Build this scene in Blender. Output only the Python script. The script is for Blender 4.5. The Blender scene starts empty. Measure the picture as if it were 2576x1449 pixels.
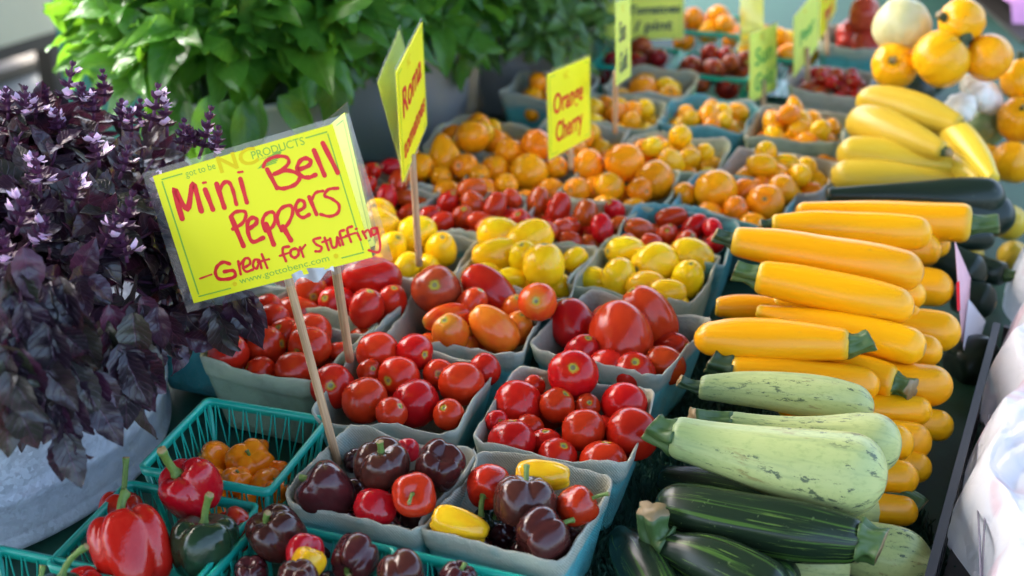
import bpy, math, random
import numpy as np
from mathutils import Vector, Matrix, Quaternion

R = random.Random(7)
SC = bpy.context.scene
COL = SC.collection
rad = math.radians

# ------------------------------------------------------------------ camera, sky, sun, exposure
PITCH = rad(25.9)
CAM = Vector((0, 0, 0.80))
FPX = 3578.0
cd = bpy.data.cameras.new('camera'); co = bpy.data.objects.new('camera', cd); COL.objects.link(co)
co.location = CAM; co.rotation_euler = (rad(90) - PITCH, 0, 0)
cd.lens = 50.0; cd.sensor_width = 36; cd.clip_start = 0.02; cd.clip_end = 400
cd.dof.use_dof = True; cd.dof.focus_distance = 1.32; cd.dof.aperture_fstop = 3.9; cd.dof.aperture_blades = 7
SC.camera = co

SUN_EL, SUN_AZ = 52.0, -60.0          # azimuth clockwise from +Y
w = bpy.data.worlds.new('World'); SC.world = w; w.use_nodes = True
sky = w.node_tree.nodes.new('ShaderNodeTexSky'); sky.sky_type = 'NISHITA'; sky.sun_disc = False
sky.sun_elevation = rad(SUN_EL); sky.sun_rotation = rad(SUN_AZ); sky.air_density = .9; sky.dust_density = 4.5; sky.ozone_density = .6
bg = w.node_tree.nodes['Background']; bg.inputs[1].default_value = 0.15
w.node_tree.links.new(sky.outputs[0], bg.inputs[0])
sl = bpy.data.lights.new('sun', 'SUN'); sl.energy = 2.3; sl.angle = rad(12); sl.color = (1.0, 0.98, 0.95)
so = bpy.data.objects.new('sun', sl); COL.objects.link(so)
sd = Vector((math.sin(rad(SUN_AZ)) * math.cos(rad(SUN_EL)), math.cos(rad(SUN_AZ)) * math.cos(rad(SUN_EL)), math.sin(rad(SUN_EL))))
so.rotation_euler = sd.to_track_quat('Z', 'Y').to_euler(); so.location = sd * 8
SC.view_settings.view_transform = 'Standard'; SC.view_settings.look = 'None'
SC.view_settings.exposure = 2.88; SC.view_settings.gamma = 1.0
SC.render.engine = 'CYCLES'
SC.cycles.max_bounces = 8; SC.cycles.transparent_max_bounces = 8; SC.cycles.use_denoising = True

# ------------------------------------------------------------------ geometry helpers
CR = Vector((1, 0, 0)); CF = Vector((0, math.cos(PITCH), -math.sin(PITCH))); CU = Vector((0, math.sin(PITCH), math.cos(PITCH)))
def ray(px, py): return CF + CR * ((px - 1288) / FPX) - CU * ((py - 724.5) / FPX)
def at(px, py, z):
    d = ray(px, py); return CAM + d * ((z - CAM.z) / d.z)
def along(px, py, t): return CAM + ray(px, py) * t
def depth(p): return (Vector(p) - CAM).dot(CF)
def cdir(x, y, t): return (CR * x + CU * y - CF * t).normalized()

class MB:
    """collects vertices, faces, uvs and named point attributes, then links ONE mesh object"""
    def __init__(s): s.v = []; s.f = []; s.mi = []; s.uv = []; s.n = 0; s.at = {}
    def add(s, v, f, mi=0, uv=None, at=None):
        v = np.asarray(v, float); k = s.n
        s.v.append(v); s.n += len(v)
        s.f += [[i + k for i in q] for q in f]; s.mi += [mi] * len(f)
        s.uv.append(np.asarray(uv, float) if uv is not None else np.zeros((len(v), 2)))
        for a, val in (at or {}).items(): s.at.setdefault(a, []).append((k, np.asarray(val, float)))
    def mesh(s, name, mats, smooth=True):
        me = bpy.data.meshes.new(name)
        V = np.concatenate(s.v)
        me.from_pydata(V.tolist(), [], s.f)
        for m in (mats if isinstance(mats, (list, tuple)) else [mats]): me.materials.append(m)
        if any(s.mi): me.polygons.foreach_set('material_index', s.mi)
        if smooth: me.polygons.foreach_set('use_smooth', [True] * len(s.f))
        U = np.concatenate(s.uv)
        if U.any():
            lay = me.uv_layers.new(name='UVMap')
            idx = np.empty(len(me.loops), int); me.loops.foreach_get('vertex_index', idx)
            lay.data.foreach_set('uv', U[idx].ravel())
        for a, lst in s.at.items():
            dim = 1 if lst[0][1].ndim == 1 else lst[0][1].shape[1]
            arr = np.zeros((len(V), dim))
            for k, val in lst: arr[k:k + len(val)] = val.reshape(len(val), dim)
            if dim == 1:
                me.attributes.new(a, 'FLOAT', 'POINT').data.foreach_set('value', arr.ravel())
            else:
                me.attributes.new(a, 'FLOAT_VECTOR', 'POINT').data.foreach_set('vector', arr.ravel())
        me.update()
        return me
    def build(s, name, mats, parent=None, smooth=True):
        return link(name, s.mesh(name, mats, smooth), parent)

def link(name, data, parent=None):
    o = bpy.data.objects.new(name, data); COL.objects.link(o)
    if parent is not None: o.parent = parent
    return o
def tag(o, label, cat, group=None, kind=None):
    o['label'] = label; o['category'] = cat
    if group: o['group'] = group
    if kind: o['kind'] = kind
    return o
def empty(name, loc): 
    o = link(name, None); o.location = loc; o.empty_display_size = 0.02; return o
def struct(o): o['kind'] = 'structure'; return o

def grid_faces(nu, nv, wrap_u=False, base=0):
    f = []
    for j in range(nv - 1):
        for i in range(nu if wrap_u else nu - 1):
            a = j * nu + i; b = j * nu + (i + 1) % nu
            f.append([base + a, base + b, base + b + nu, base + a + nu])
    return f
def box(mb, c, h, rot=None, mi=0):
    c = np.array(c, float); h = np.array(h, float)
    v = np.array([[x, y, z] for x in (-1, 1) for y in (-1, 1) for z in (-1, 1)], float) * h
    if rot is not None: v = v @ np.array(rot).T
    mb.add(v + c, [[0, 1, 3, 2], [4, 6, 7, 5], [0, 4, 5, 1], [2, 3, 7, 6], [0, 2, 6, 4], [1, 5, 7, 3]], mi)
def tube(mb, pts, radii, n=10, mi=0, cap=True, star=None, at=None, flat=None):
    pts = [Vector(p) for p in pts]; m = len(pts)
    if not hasattr(radii, '__len__'): radii = [radii] * m
    t0 = (pts[1] - pts[0]).normalized()
    nrm = t0.orthogonal().normalized() if flat is None else (Vector(flat) - t0 * Vector(flat).dot(t0)).normalized()
    V = []; A = []
    for i in range(m):
        t = (pts[min(i + 1, m - 1)] - pts[max(i - 1, 0)]).normalized()
        nrm = (nrm - t * nrm.dot(t)).normalized(); b = t.cross(nrm)
        for k in range(n):
            a = 2 * math.pi * k / n
            r = radii[i] * (star(a, i / (m - 1)) if star else 1)
            V.append(pts[i] + (nrm * math.cos(a) + b * math.sin(a)) * r); A.append(i / (m - 1))
    f = grid_faces(n, m, True)
    if cap: f += [list(range(n))[::-1], list(range((m - 1) * n, m * n))]
    mb.add([list(v) for v in V], f, mi, at={'along': np.array(A)})
def bez(p0, p1, p2, n):
    p0, p1, p2 = Vector(p0), Vector(p1), Vector(p2)
    return [p0 * (1 - t) ** 2 + p1 * (2 * t * (1 - t)) + p2 * t * t for t in [i / (n - 1) for i in range(n)]]

# ------------------------------------------------------------------ material helpers
class NT:
    def __init__(s, name):
        s.m = bpy.data.materials.new(name); s.m.use_nodes = True; s.t = s.m.node_tree
        s.p = s.t.nodes['Principled BSDF']; s.out = s.t.nodes['Material Output']
    def n(s, typ, ins=None, **kw):
        nd = s.t.nodes.new('ShaderNode' + typ)
        for k, v in kw.items(): setattr(nd, k, v)
        for k, v in (ins or {}).items(): s.set(nd, k, v)
        return nd
    def set(s, nd, k, v):
        i = nd.inputs[k]
        if isinstance(v, bpy.types.NodeSocket): s.t.links.new(v, i)
        elif isinstance(v, (tuple, list)) and len(v) == 3 and i.type == 'RGBA': i.default_value = (*v, 1)
        else: i.default_value = v
    def P(s, **kw):
        for k, v in kw.items(): s.set(s.p, k.replace('_', ' '), v)
    def math(s, op, a, b=0.0, c=0.0, clamp=False):
        nd = s.n('Math', {0: a, 1: b, 2: c}, operation=op, use_clamp=clamp); return nd.outputs[0]
    def mix(s, f, a, b, blend='MIX'):
        nd = s.n('Mix', None, data_type='RGBA', blend_type=blend)
        s.set(nd, 0, f); s.set(nd, 6, a); s.set(nd, 7, b); return nd.outputs[2]
    def noise(s, vec, scale, detail=3, rough=.55, out=0):
        return s.n('TexNoise', {'Vector': vec, 'Scale': scale, 'Detail': detail, 'Roughness': rough}).outputs[out]
    def ss(s, x, a, b):   # smooth step from a to b
        nd = s.n('MapRange', {0: x, 1: a, 2: b, 3: 0.0, 4: 1.0}, interpolation_type='SMOOTHSTEP'); return nd.outputs[0]
    def bump(s, h, strength=.2, dist=.002):
        s.set(s.p, 'Normal', s.n('Bump', {'Height': h, 'Strength': strength, 'Distance': dist}).outputs[0])
    def obj(s): return s.n('TexCoord').outputs['Object']
    def rnd(s): return s.n('ObjectInfo').outputs['Random']

def simple(name, col, rough=.5, metal=0.0, var=.12, scale=30, bump=0.0, **kw):
    t = NT(name); o = t.obj()
    nz = t.noise(o, scale, 4)
    c = t.mix(nz, tuple(x * (1 - var) for x in col), tuple(min(1, x * (1 + var)) for x in col))
    t.P(Base_Color=c, Roughness=rough, Metallic=metal, **kw)
    if bump: t.bump(nz, bump, .002)
    return t.m

def veg(name, c1, c2, rough=.19, coat=.16, hue=.03, val=.25, pole=None, pole_r=.45, scar=True, scar_halo=(.35, .33, .04), nscale=1.6, bumps=0.0, bscale=6, sss=.06, sat=1.0, hc=.5):
    """fruit skin, unit sized mesh, stem end at local +Z"""
    t = NT(name); o = t.obj(); rn = t.rnd()
    off = t.n('VectorMath', {0: o, 1: t.n('CombineXYZ', {0: t.math('MULTIPLY', rn, 37.0), 1: t.math('MULTIPLY', rn, 91.0)}).outputs[0]}, operation='ADD').outputs[0]
    nz = t.noise(off, nscale, 3)
    c = t.mix(t.ss(nz, .3, .7), c1, c2)
    s = t.n('SeparateXYZ', {0: o})
    rr = t.math('SQRT', t.math('ADD', t.math('MULTIPLY', s.outputs[0], s.outputs[0]), t.math('MULTIPLY', s.outputs[1], s.outputs[1])))
    wob = t.math('ADD', rr, t.math('MULTIPLY', t.math('SUBTRACT', t.noise(off, 5, 3), .5), .25))
    top = t.math('GREATER_THAN', s.outputs[2], 0.0)
    if pole:
        c = t.mix(t.math('MULTIPLY', t.math('SUBTRACT', 1.0, t.ss(wob, .05, pole_r)), top), c, pole)
    if scar:
        c = t.mix(t.math('MULTIPLY', t.math('SUBTRACT', 1.0, t.ss(wob, .11, .26)), top), c, scar_halo)
        c = t.mix(t.math('MULTIPLY', t.math('SUBTRACT', 1.0, t.ss(rr, .085, .12)), top), c, (.20, .17, .08))
        c = t.mix(t.math('MULTIPLY', t.math('SUBTRACT', 1.0, t.ss(rr, .02, .035)), t.math('SUBTRACT', 1.0, top)), c, (.12, .07, .03))
    sp = t.noise(off, 40, 2)
    c = t.mix(t.math('MULTIPLY', t.ss(sp, .70, .76), .35), c, tuple(min(1, x * 1.5 + .12) for x in c1))
    hs = t.n('HueSaturation', {'Color': c, 'Hue': t.math('ADD', .5, t.math('MULTIPLY', t.math('SUBTRACT', rn, hc), hue)), 'Saturation': sat,
             'Value': t.math('ADD', 1 - val / 2, t.math('MULTIPLY', t.math('FRACT', t.math('MULTIPLY', rn, 7.31)), val))})
    t.P(Base_Color=hs.outputs[0], Roughness=t.math('ADD', rough - .04, t.math('MULTIPLY', nz, .1)), Coat_Weight=coat * .5, Coat_Roughness=.10,
        Subsurface_Weight=sss, Subsurface_Radius=(.004, .0015, .0008), Subsurface_Scale=1.0, Specular_IOR_Level=.26)
    if bumps: t.bump(t.noise(off, bscale, 2), bumps, .06)
    return t.m

MAT = {}
MAT['red_tomato'] = veg('red_tomato_skin', (.42, .006, .005), (.50, .013, .006), pole=(.50, .028, .007), pole_r=.6, hue=.011, val=.3, hc=.2)
MAT['dark_tomato'] = veg('dark_tomato_skin', (.22, .012, .012), (.33, .02, .012), pole=(.25, .05, .02), hue=.03, val=.4, hc=.2)
MAT['roma'] = veg('plum_tomato_skin', (.42, .008, .006), (.50, .018, .007), pole=(.50, .04, .009), pole_r=.6, hue=.014, val=.3, hc=.2)
MAT['orange_red'] = veg('ripening_plum_skin', (.60, .06, .008), (.62, .12, .010), pole=(.55, .22, .02), pole_r=.9, hue=.02, val=.3)
MAT['grape'] = veg('grape_tomato_skin', (.42, .005, .005), (.48, .014, .006), pole=(.45, .03, .008), hue=.03, val=.3, coat=.4, hc=.2)
MAT['yellow'] = veg('yellow_tomato_skin', (.86, .49, .004), (.90, .58, .008), pole=(.88, .42, .006), pole_r=.7, hue=.03, val=.2, scar_halo=(.5, .38, .05))
MAT['orange'] = veg('orange_tomato_skin', (.84, .27, .004), (.88, .33, .006), pole=(.84, .23, .006), pole_r=.7, hue=.025, val=.2, scar_halo=(.7, .30, .03))
MAT['gold'] = veg('golden_cherry_skin', (.82, .33, .004), (.86, .43, .006), pole=(.80, .26, .006), pole_r=.7, hue=.05, val=.3, scar_halo=(.5, .25, .03))
MAT['brown_pepper'] = veg('chocolate_pepper_skin', (.045, .010, .010), (.065, .013, .012), scar=False, hue=.04, val=.5, rough=.14, coat=.6, bumps=.05, nscale=1.2, sss=.0)
MAT['red_pepper'] = veg('red_pepper_skin', (.40, .004, .009), (.47, .008, .009), scar=False, hue=.02, val=.25, rough=.13, coat=.6, bumps=.06, sss=.03, hc=.2)
MAT['yellow_pepper'] = veg('yellow_pepper_skin', (.80, .36, .008), (.84, .46, .012), scar=False, hue=.02, val=.15, rough=.13, coat=.6, bumps=.05, sss=.03)
MAT['green_pepper'] = veg('green_pepper_skin', (.010, .028, .014), (.02, .05, .02), scar=False, hue=.02, val=.2, rough=.14, coat=.6, bumps=.05, sss=.0)
MAT['habanero'] = veg('orange_chili_skin', (.84, .17, .003), (.88, .23, .004), scar=False, hue=.015, val=.2, rough=.2, coat=.5, bumps=.0)
MAT['squash'] = veg('round_squash_skin', (.86, .33, .003), (.90, .41, .006), scar=False, hue=.02, val=.12, rough=.28, coat=.3)
MAT['cream'] = veg('cream_squash_skin', (.56, .52, .23), (.62, .58, .30), scar=False, hue=.02, val=.1, rough=.35, coat=.2)
MAT['white_squash'] = veg('white_squash_skin', (.78, .78, .66), (.84, .84, .74), scar=False, hue=.02, val=.1, rough=.35, coat=.2)
MAT['eggplant'] = veg('eggplant_skin', (.016, .006, .02), (.03, .010, .035), scar=False, rough=.15, coat=.6)
MAT['heirloom'] = veg('heirloom_tomato_skin', (.45, .02, .025), (.52, .05, .03), pole=(.4, .12, .03), pole_r=.9, val=.3, bumps=.1, bscale=2, hc=.2)

def mat_stem(name, c1, c2, cut=(.32, .22, .09)):
    t = NT(name); o = t.obj(); nz = t.noise(o, 9, 4)
    c = t.mix(nz, c1, c2)
    a = t.n('Attribute', None, attribute_name='along').outputs['Fac']
    c = t.mix(t.ss(t.math('ADD', a, t.math('MULTIPLY', t.math('SUBTRACT', nz, .5), .06)), .975, .995), c, cut)
    t.P(Base_Color=c, Roughness=.5); t.bump(t.noise(o, 25, 3), .25, .02); return t.m
MAT['stem'] = mat_stem('pepper_stem_green', (.06, .13, .018), (.17, .28, .05))
MAT['stem_dark'] = mat_stem('squash_stem_green', (.012, .032, .012), (.04, .085, .028))
MAT['stem_zuc'] = mat_stem('ridged_stem_green', (.022, .06, .014), (.085, .16, .04), cut=(.24, .17, .075))

def mat_zuc(name, base1, base2, kind):
    t = NT(name); o = t.obj(); rn = t.rnd()
    cyl = t.n('Attribute', None, attribute_name='cyl').outputs['Vector']
    cy = t.n('VectorMath', {0: cyl, 1: t.n('CombineXYZ', {0: t.math('MULTIPLY', rn, 17.0), 1: t.math('MULTIPLY', rn, 5.0)}).outputs[0]}, operation='ADD').outputs[0]
    def stretched(k, scale, detail=4):
        v = t.n('VectorMath', {0: cy, 1: (1, 1, k)}, operation='MULTIPLY').outputs[0]
        return t.noise(v, scale, detail, .65)
    c = t.mix(stretched(1.5, 1.3), base1, base2)
    along_ = t.n('SeparateXYZ', {0: cyl}).outputs[2]
    if kind == 'gold':
        c = t.mix(t.math('MULTIPLY', t.ss(t.noise(o, 60, 3), .66, .74), .3), c, (.45, .22, .01))
        c = t.mix(t.math('MULTIPLY', t.ss(stretched(.5, 5, 4), .52, .75), .45), c, (.86, .52, .02))
        c = t.mix(t.math('MULTIPLY', t.ss(stretched(3, 4, 5), .66, .72), .4), c, (.55, .33, .06))
        c = t.mix(t.math('MULTIPLY', t.math('SUBTRACT', 1.0, t.ss(along_, .0, .06)), .6), c, (.50, .42, .03))
        rough, bs = .30, .04
    elif kind == 'straight':
        rough, bs = .33, .05
        c = t.mix(t.math('MULTIPLY', t.ss(stretched(.6, 4), .5, .8), .5), c, (.76, .62, .10))
    elif kind == 'pale':
        rough, bs = .36, .10
        fl = t.noise(t.n('VectorMath', {0: cy, 1: (1, 1, 3)}, operation='MULTIPLY').outputs[0], 7, 5, .7)
        c = t.mix(t.math('MULTIPLY', t.ss(fl, .48, .70), .38), c, (.17, .25, .075))
        st = stretched(.5, 4.5, 2)
        c = t.mix(t.math('MULTIPLY', t.ss(st, .55, .70), .35), c, (.17, .25, .10))
        dk = t.math('MULTIPLY', t.ss(t.noise(t.n('VectorMath', {0: cy, 1: (1, 1, 2.6)}, operation='MULTIPLY').outputs[0], 5, 6, .78), .55, .585), t.ss(stretched(1.0, 1.6, 1), .46, .54))
        c = t.mix(t.math('MULTIPLY', dk, .85), c, (.035, .06, .04))
        br = t.math('MULTIPLY', t.ss(stretched(1.6, 3.0, 5), .585, .68), .65)
        c = t.mix(br, c, (.24, .19, .07))
        c = t.mix(t.math('MULTIPLY', t.math('SUBTRACT', 1.0, t.ss(along_, .0, .35)), .6), c, (.12, .21, .09))
    elif kind == 'dark':
        rough, bs = .27, .08
        st = stretched(.18, 3.4, 5)
        c = t.mix(t.ss(st, .54, .62), c, (.055, .13, .022))
        c = t.mix(t.math('MULTIPLY', t.ss(stretched(.25, 7.5, 5), .60, .66), .8), c, (.12, .22, .04))
        c = t.mix(t.math('MULTIPLY', t.ss(t.noise(o, 180, 2), .68, .74), .5), c, (.13, .2, .07))
    else:
        rough, bs = .3, .06
        c = t.mix(t.math('MULTIPLY', t.ss(t.noise(o, 150, 2), .68, .74), .4), c, (.10, .14, .08))
    # blossom-end scar
    end = t.ss(t.math('ADD', along_, t.math('MULTIPLY', t.math('SUBTRACT', t.noise(o, 70, 3), .5), .012)), .988, .996)
    c = t.mix(t.math('MULTIPLY', end, .85), c, (.30, .17, .06))
    hs = t.n('HueSaturation', {'Color': c, 'Hue': t.math('ADD', .5, t.math('MULTIPLY', t.math('SUBTRACT', rn, .5), .012)),
             'Value': t.math('ADD', .92, t.math('MULTIPLY', rn, .16))})
    t.P(Base_Color=hs.outputs[0], Roughness=rough, Specular_IOR_Level=.28, Coat_Weight=.06, Coat_Roughness=.2, Subsurface_Weight=.04, Subsurface_Radius=(.004, .002, .001), Subsurface_Scale=1.0)
    t.bump(t.noise(cy, 3, 4), bs, .006); return t.m
MAT['z_gold'] = mat_zuc('golden_zucchini_skin', (.84, .34, .002), (.88, .41, .003), 'gold')
MAT['z_straight'] = mat_zuc('straightneck_squash_skin', (.64, .42, .018), (.70, .50, .045), 'straight')
MAT['z_pale'] = mat_zuc('pale_zucchini_skin', (.37, .42, .14), (.48, .52, .21), 'pale')
MAT['z_dark'] = mat_zuc('striped_zucchini_skin', (.010, .022, .012), (.018, .036, .016), 'dark')
MAT['z_black'] = mat_zuc('black_zucchini_skin', (.010, .022, .014), (.018, .034, .022), 'black')

def mat_pulp(name, low, rim, inner):
    t = NT(name); o = t.obj(); s = t.n('SeparateXYZ', {0: o}).outputs[2]
    nz = t.noise(o, 35, 5); fine = t.noise(o, 700, 2); big = t.noise(o, 14, 3)
    zz = t.math('ADD', s, t.math('MULTIPLY', t.math('SUBTRACT', big, .5), .02))
    c = t.mix(t.ss(zz, .060, .078), low, rim)
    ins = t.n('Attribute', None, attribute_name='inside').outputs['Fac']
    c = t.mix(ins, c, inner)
    edge = t.n('Attribute', None, attribute_name='lip').outputs['Fac']
    c = t.mix(t.math('MULTIPLY', edge, t.ss(nz, .3, .7)), c, (.58, .53, .42))
    c = t.mix(t.math('MULTIPLY', t.ss(nz, .45, .75), .45), c, tuple(x * .55 for x in low))
    c = t.mix(t.math('MULTIPLY', t.ss(big, .55, .72), .5), c, (.16, .14, .10))
    c = t.mix(t.math('MULTIPLY', t.ss(fine, .5, .75), .25), c, (.5, .5, .44))
    hs = t.n('HueSaturation', {'Color': c, 'Value': t.math('ADD', .9, t.math('MULTIPLY', t.rnd(), .2))})
    t.P(Base_Color=hs.outputs[0], Roughness=.92, Specular_IOR_Level=.15)
    weave = t.n('TexWave', {'Vector': o, 'Scale': 190.0, 'Distortion': 1.5}, wave_type='BANDS', bands_direction='DIAGONAL').outputs[1]
    h = t.math('ADD', t.math('MULTIPLY', fine, .6), t.math('ADD', t.math('MULTIPLY', nz, 1.2), t.math('MULTIPLY', weave, .25)))
    t.bump(t.math('ADD', h, t.math('MULTIPLY', t.noise(o, 120, 4, .7), 1.5)), .9, .0016); return t.m
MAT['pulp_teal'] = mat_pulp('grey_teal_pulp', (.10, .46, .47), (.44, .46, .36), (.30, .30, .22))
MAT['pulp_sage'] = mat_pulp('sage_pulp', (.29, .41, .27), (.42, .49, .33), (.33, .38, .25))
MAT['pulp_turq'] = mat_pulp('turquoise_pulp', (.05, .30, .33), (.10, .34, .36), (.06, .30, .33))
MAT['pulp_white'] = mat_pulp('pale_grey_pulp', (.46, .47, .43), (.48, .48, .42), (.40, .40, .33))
t = NT('teal_plastic'); nz = t.noise(t.obj(), 40, 3)
t.P(Base_Color=t.mix(nz, (.004, .30, .22), (.008, .38, .28)), Roughness=.32, Subsurface_Weight=.0, Transmission_Weight=.0, Coat_Weight=.1)
MAT['net'] = t.m

t = NT('galvanized_metal'); o = t.obj()
vo = t.n('TexVoronoi', {'Vector': t.n('VectorMath', {0: o, 1: t.n('VectorMath', {0: t.noise(o, 60, 3, out=1), 3: .012}, operation='SCALE').outputs[0]}, operation='ADD').outputs[0], 'Scale': 260.0}, feature='F1')
sp = t.n('SeparateColor', {0: vo.outputs['Color']}).outputs[0]
c = t.mix(sp, (.46, .49, .54), (.64, .68, .74))
c = t.mix(t.ss(t.noise(o, 12, 4), .45, .7), c, (.66, .70, .76))
t.P(Base_Color=c, Metallic=.35, Roughness=t.math('ADD', .34, t.math('MULTIPLY', sp, .25)))
t.bump(t.math('ADD', t.noise(o, 160, 3), sp), .35, .0015); MAT['galv'] = t.m
t = NT('frosted_tub_plastic'); nz = t.noise(t.obj(), 9, 3)
t.P(Base_Color=t.mix(nz, (.50, .50, .53), (.62, .62, .65)), Roughness=.4); MAT['tub'] = t.m
MAT['burlap'] = simple('brown_paper', (.55, .42, .27), .8, bump=.4, scale=40)

t = NT('turf_green'); nz = t.noise(t.obj(), 60, 4)
t.P(Base_Color=t.mix(nz, (.005, .040, .026), (.012, .085, .052)), Roughness=.6); MAT['turf'] = t.m
MAT['wood'] = simple('raw_dowel_wood', (.50, .33, .17), .6, scale=60, var=.25)
t = NT('dowel_wood'); o = t.obj(); g = t.noise(t.n('VectorMath', {0: o, 1: (500, 500, 18)}, operation='MULTIPLY').outputs[0], 1.0, 4)
t.P(Base_Color=t.mix(t.ss(g, .3, .7), (.36, .21, .10), (.56, .36, .19)), Roughness=.6); MAT['wood'] = t.m
t = NT('yellow_paper'); nz = t.noise(t.obj(), 18, 4)
tr = t.n('BsdfTranslucent', {'Color': (.80, .74, .02)})
t.P(Base_Color=t.mix(nz, (.95, .91, .010), (.96, .93, .025)), Roughness=.4, Specular_IOR_Level=.35)
mx = t.n('MixShader', {0: .10, 1: t.p.outputs[0], 2: tr.outputs[0]}); t.t.links.new(mx.outputs[0], t.out.inputs[0]); MAT['paper'] = t.m
t = NT('lime_paper'); nz = t.noise(t.obj(), 18, 4)
tr = t.n('BsdfTranslucent', {'Color': (.60, .78, .06)})
t.P(Base_Color=t.mix(nz, (.86, .95, .15), (.89, .96, .19)), Roughness=.4)
mx = t.n('MixShader', {0: .2, 1: t.p.outputs[0], 2: tr.outputs[0]}); t.t.links.new(mx.outputs[0], t.out.inputs[0]); MAT['lime'] = t.m
t = NT('clear_laminate'); o = t.obj()
tb = t.n('BsdfTransparent', {'Color': (.93, .95, .96)}); gl = t.n('BsdfGlossy', {'Color': (1, 1, 1), 'Roughness': .12})
fr = t.math('ADD', .035, t.math('MULTIPLY', t.math('POWER', t.n('LayerWeight', {'Blend': .5}).outputs['Facing'], 5.0), .6))
df = t.n('BsdfDiffuse', {'Color': (.7, .74, .78)})
m1 = t.n('MixShader', {0: t.math('ADD', .03, t.math('MULTIPLY', t.ss(t.noise(o, 45, 5), .55, .75), .08)), 1: tb.outputs[0], 2: df.outputs[0]})
mx = t.n('MixShader', {0: t.math('MULTIPLY', fr, 1.3), 1: m1.outputs[0], 2: gl.outputs[0]}); t.t.links.new(mx.outputs[0], t.out.inputs[0]); MAT['laminate'] = t.m
MAT['ink_red'] = simple('red_marker_ink', (.74, .004, .012), .4, var=.2, scale=120)
MAT['ink_green'] = simple('green_print', (.20, .46, .04), .5, var=.05)
MAT['ink_gold'] = simple('gold_print', (.80, .60, .0), .8, var=.05)
MAT['ink_dark'] = simple('dark_marker_ink', (.02, .06, .07), .5, var=.1)
MAT['ink_lime'] = simple('green_marker_ink', (.05, .40, .06), .5, var=.1)
MAT['tape'] = simple('grey_tape', (.42, .44, .46), .35, metal=.5, scale=90, bump=.3)

def mat_leaf(name, cols, vein, trans_col, trans, rough=.35, veinw=.4):
    t = NT(name); tint = t.n('Attribute', None, attribute_name='tint').outputs['Fac']
    ramp = t.n('ValToRGB', {0: tint}); cr = ramp.color_ramp
    while len(cr.elements) < len(cols): cr.elements.new(.5)
    for i, c in enumerate(cols): cr.elements[i].position = i / (len(cols) - 1); cr.elements[i].color = (*c, 1)
    uv = t.n('UVMap').outputs[0]; sx = t.n('SeparateXYZ', {0: uv})
    du = t.math('ABSOLUTE', t.math('SUBTRACT', sx.outputs[0], .5))
    mid = t.math('SUBTRACT', 1.0, t.ss(du, .012, .04))
    side = t.math('ABSOLUTE', t.math('SUBTRACT', t.math('FRACT', t.math('SUBTRACT', t.math('MULTIPLY', sx.outputs[1], 8.0), t.math('MULTIPLY', du, 4.0))), .5))
    sv = t.math('SUBTRACT', 1.0, t.ss(side, .03, .12))
    ve = t.math('MAXIMUM', mid, t.math('MULTIPLY', sv, .6))
    nz = t.noise(t.obj(), 90, 3)
    c = t.mix(t.math('MULTIPLY', nz, .4), ramp.outputs[0], tuple(x * .5 for x in cols[0]))
    c = t.mix(t.math('MULTIPLY', ve, veinw), c, vein)
    t.P(Base_Color=c, Roughness=rough, Specular_IOR_Level=.5)
    t.bump(t.math('SUBTRACT', t.math('MULTIPLY', t.noise(t.obj(), 160, 2), .5), t.math('MULTIPLY', ve, .8)), .5, .0012)
    tr = t.n('BsdfTranslucent', {'Color': t.mix(.5, c, trans_col)})
    mx = t.n('MixShader', {0: trans, 1: t.p.outputs[0], 2: tr.outputs[0]}); t.t.links.new(mx.outputs[0], t.out.inputs[0]); return t.m
MAT['purple_leaf'] = mat_leaf('purple_basil_leaf', [(.013, .010, .015), (.024, .016, .026), (.058, .018, .042), (.034, .044, .020), (.050, .040, .056)], (.11, .045, .095), (.20, .03, .09), .14, rough=.29)
MAT['green_leaf'] = mat_leaf('green_basil_leaf', [(.022, .10, .014), (.042, .17, .02), (.075, .25, .026), (.12, .34, .04)], (.18, .36, .05), (.30, .62, .02), .40, rough=.30)
MAT['thai_leaf'] = mat_leaf('narrow_basil_leaf', [(.03, .10, .016), (.06, .17, .022), (.10, .24, .035), (.14, .30, .06)], (.12, .22, .06), (.16, .34, .02), .25, rough=.34)
MAT['purple_stem'] = simple('purple_stalk', (.10, .025, .075), .5)
MAT['green_stem'] = simple('green_stalk', (.10, .20, .04), .5)
MAT['bract'] = simple('purple_bract', (.075, .020, .060), .45, var=.5, scale=120)
MAT['petal'] = simple('pink_petal', (.80, .58, .78), .5, var=.3, scale=120)
MAT['black_plastic'] = simple('black_plastic', (.016, .015, .018), .4, var=.3)
MAT['film'] = simple('scratched_grey_plastic', (.22, .20, .25), .35, var=.3, scale=50)
t = NT('white_bag_plastic'); o = t.obj()
rp = t.math('MULTIPLY', t.ss(t.noise(o, 11, 2), .60, .66), .5)
t.P(Base_Color=t.mix(rp, (.90, .90, .93), (.78, .42, .48)), Roughness=.28)
tr = t.n('BsdfTranslucent', {'Color': (.9, .9, .94)}); mx = t.n('MixShader', {0: .3, 1: t.p.outputs[0], 2: tr.outputs[0]}); t.t.links.new(mx.outputs[0], t.out.inputs[0])
wo = t.n('VectorMath', {0: o, 1: t.n('VectorMath', {0: t.noise(o, 14, 3, out=1), 3: .05}, operation='SCALE').outputs[0]}, operation='ADD').outputs[0]
v1 = t.n('TexVoronoi', {'Vector': wo, 'Scale': 22.0}, feature='DISTANCE_TO_EDGE').outputs['Distance']; v2 = t.n('TexVoronoi', {'Vector': wo, 'Scale': 60.0}, feature='DISTANCE_TO_EDGE').outputs['Distance']
t.bump(t.math('ADD', t.math('MULTIPLY', v1, 1.6), t.math('MULTIPLY', v2, .5)), .35, .012); MAT['bag'] = t.m
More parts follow.
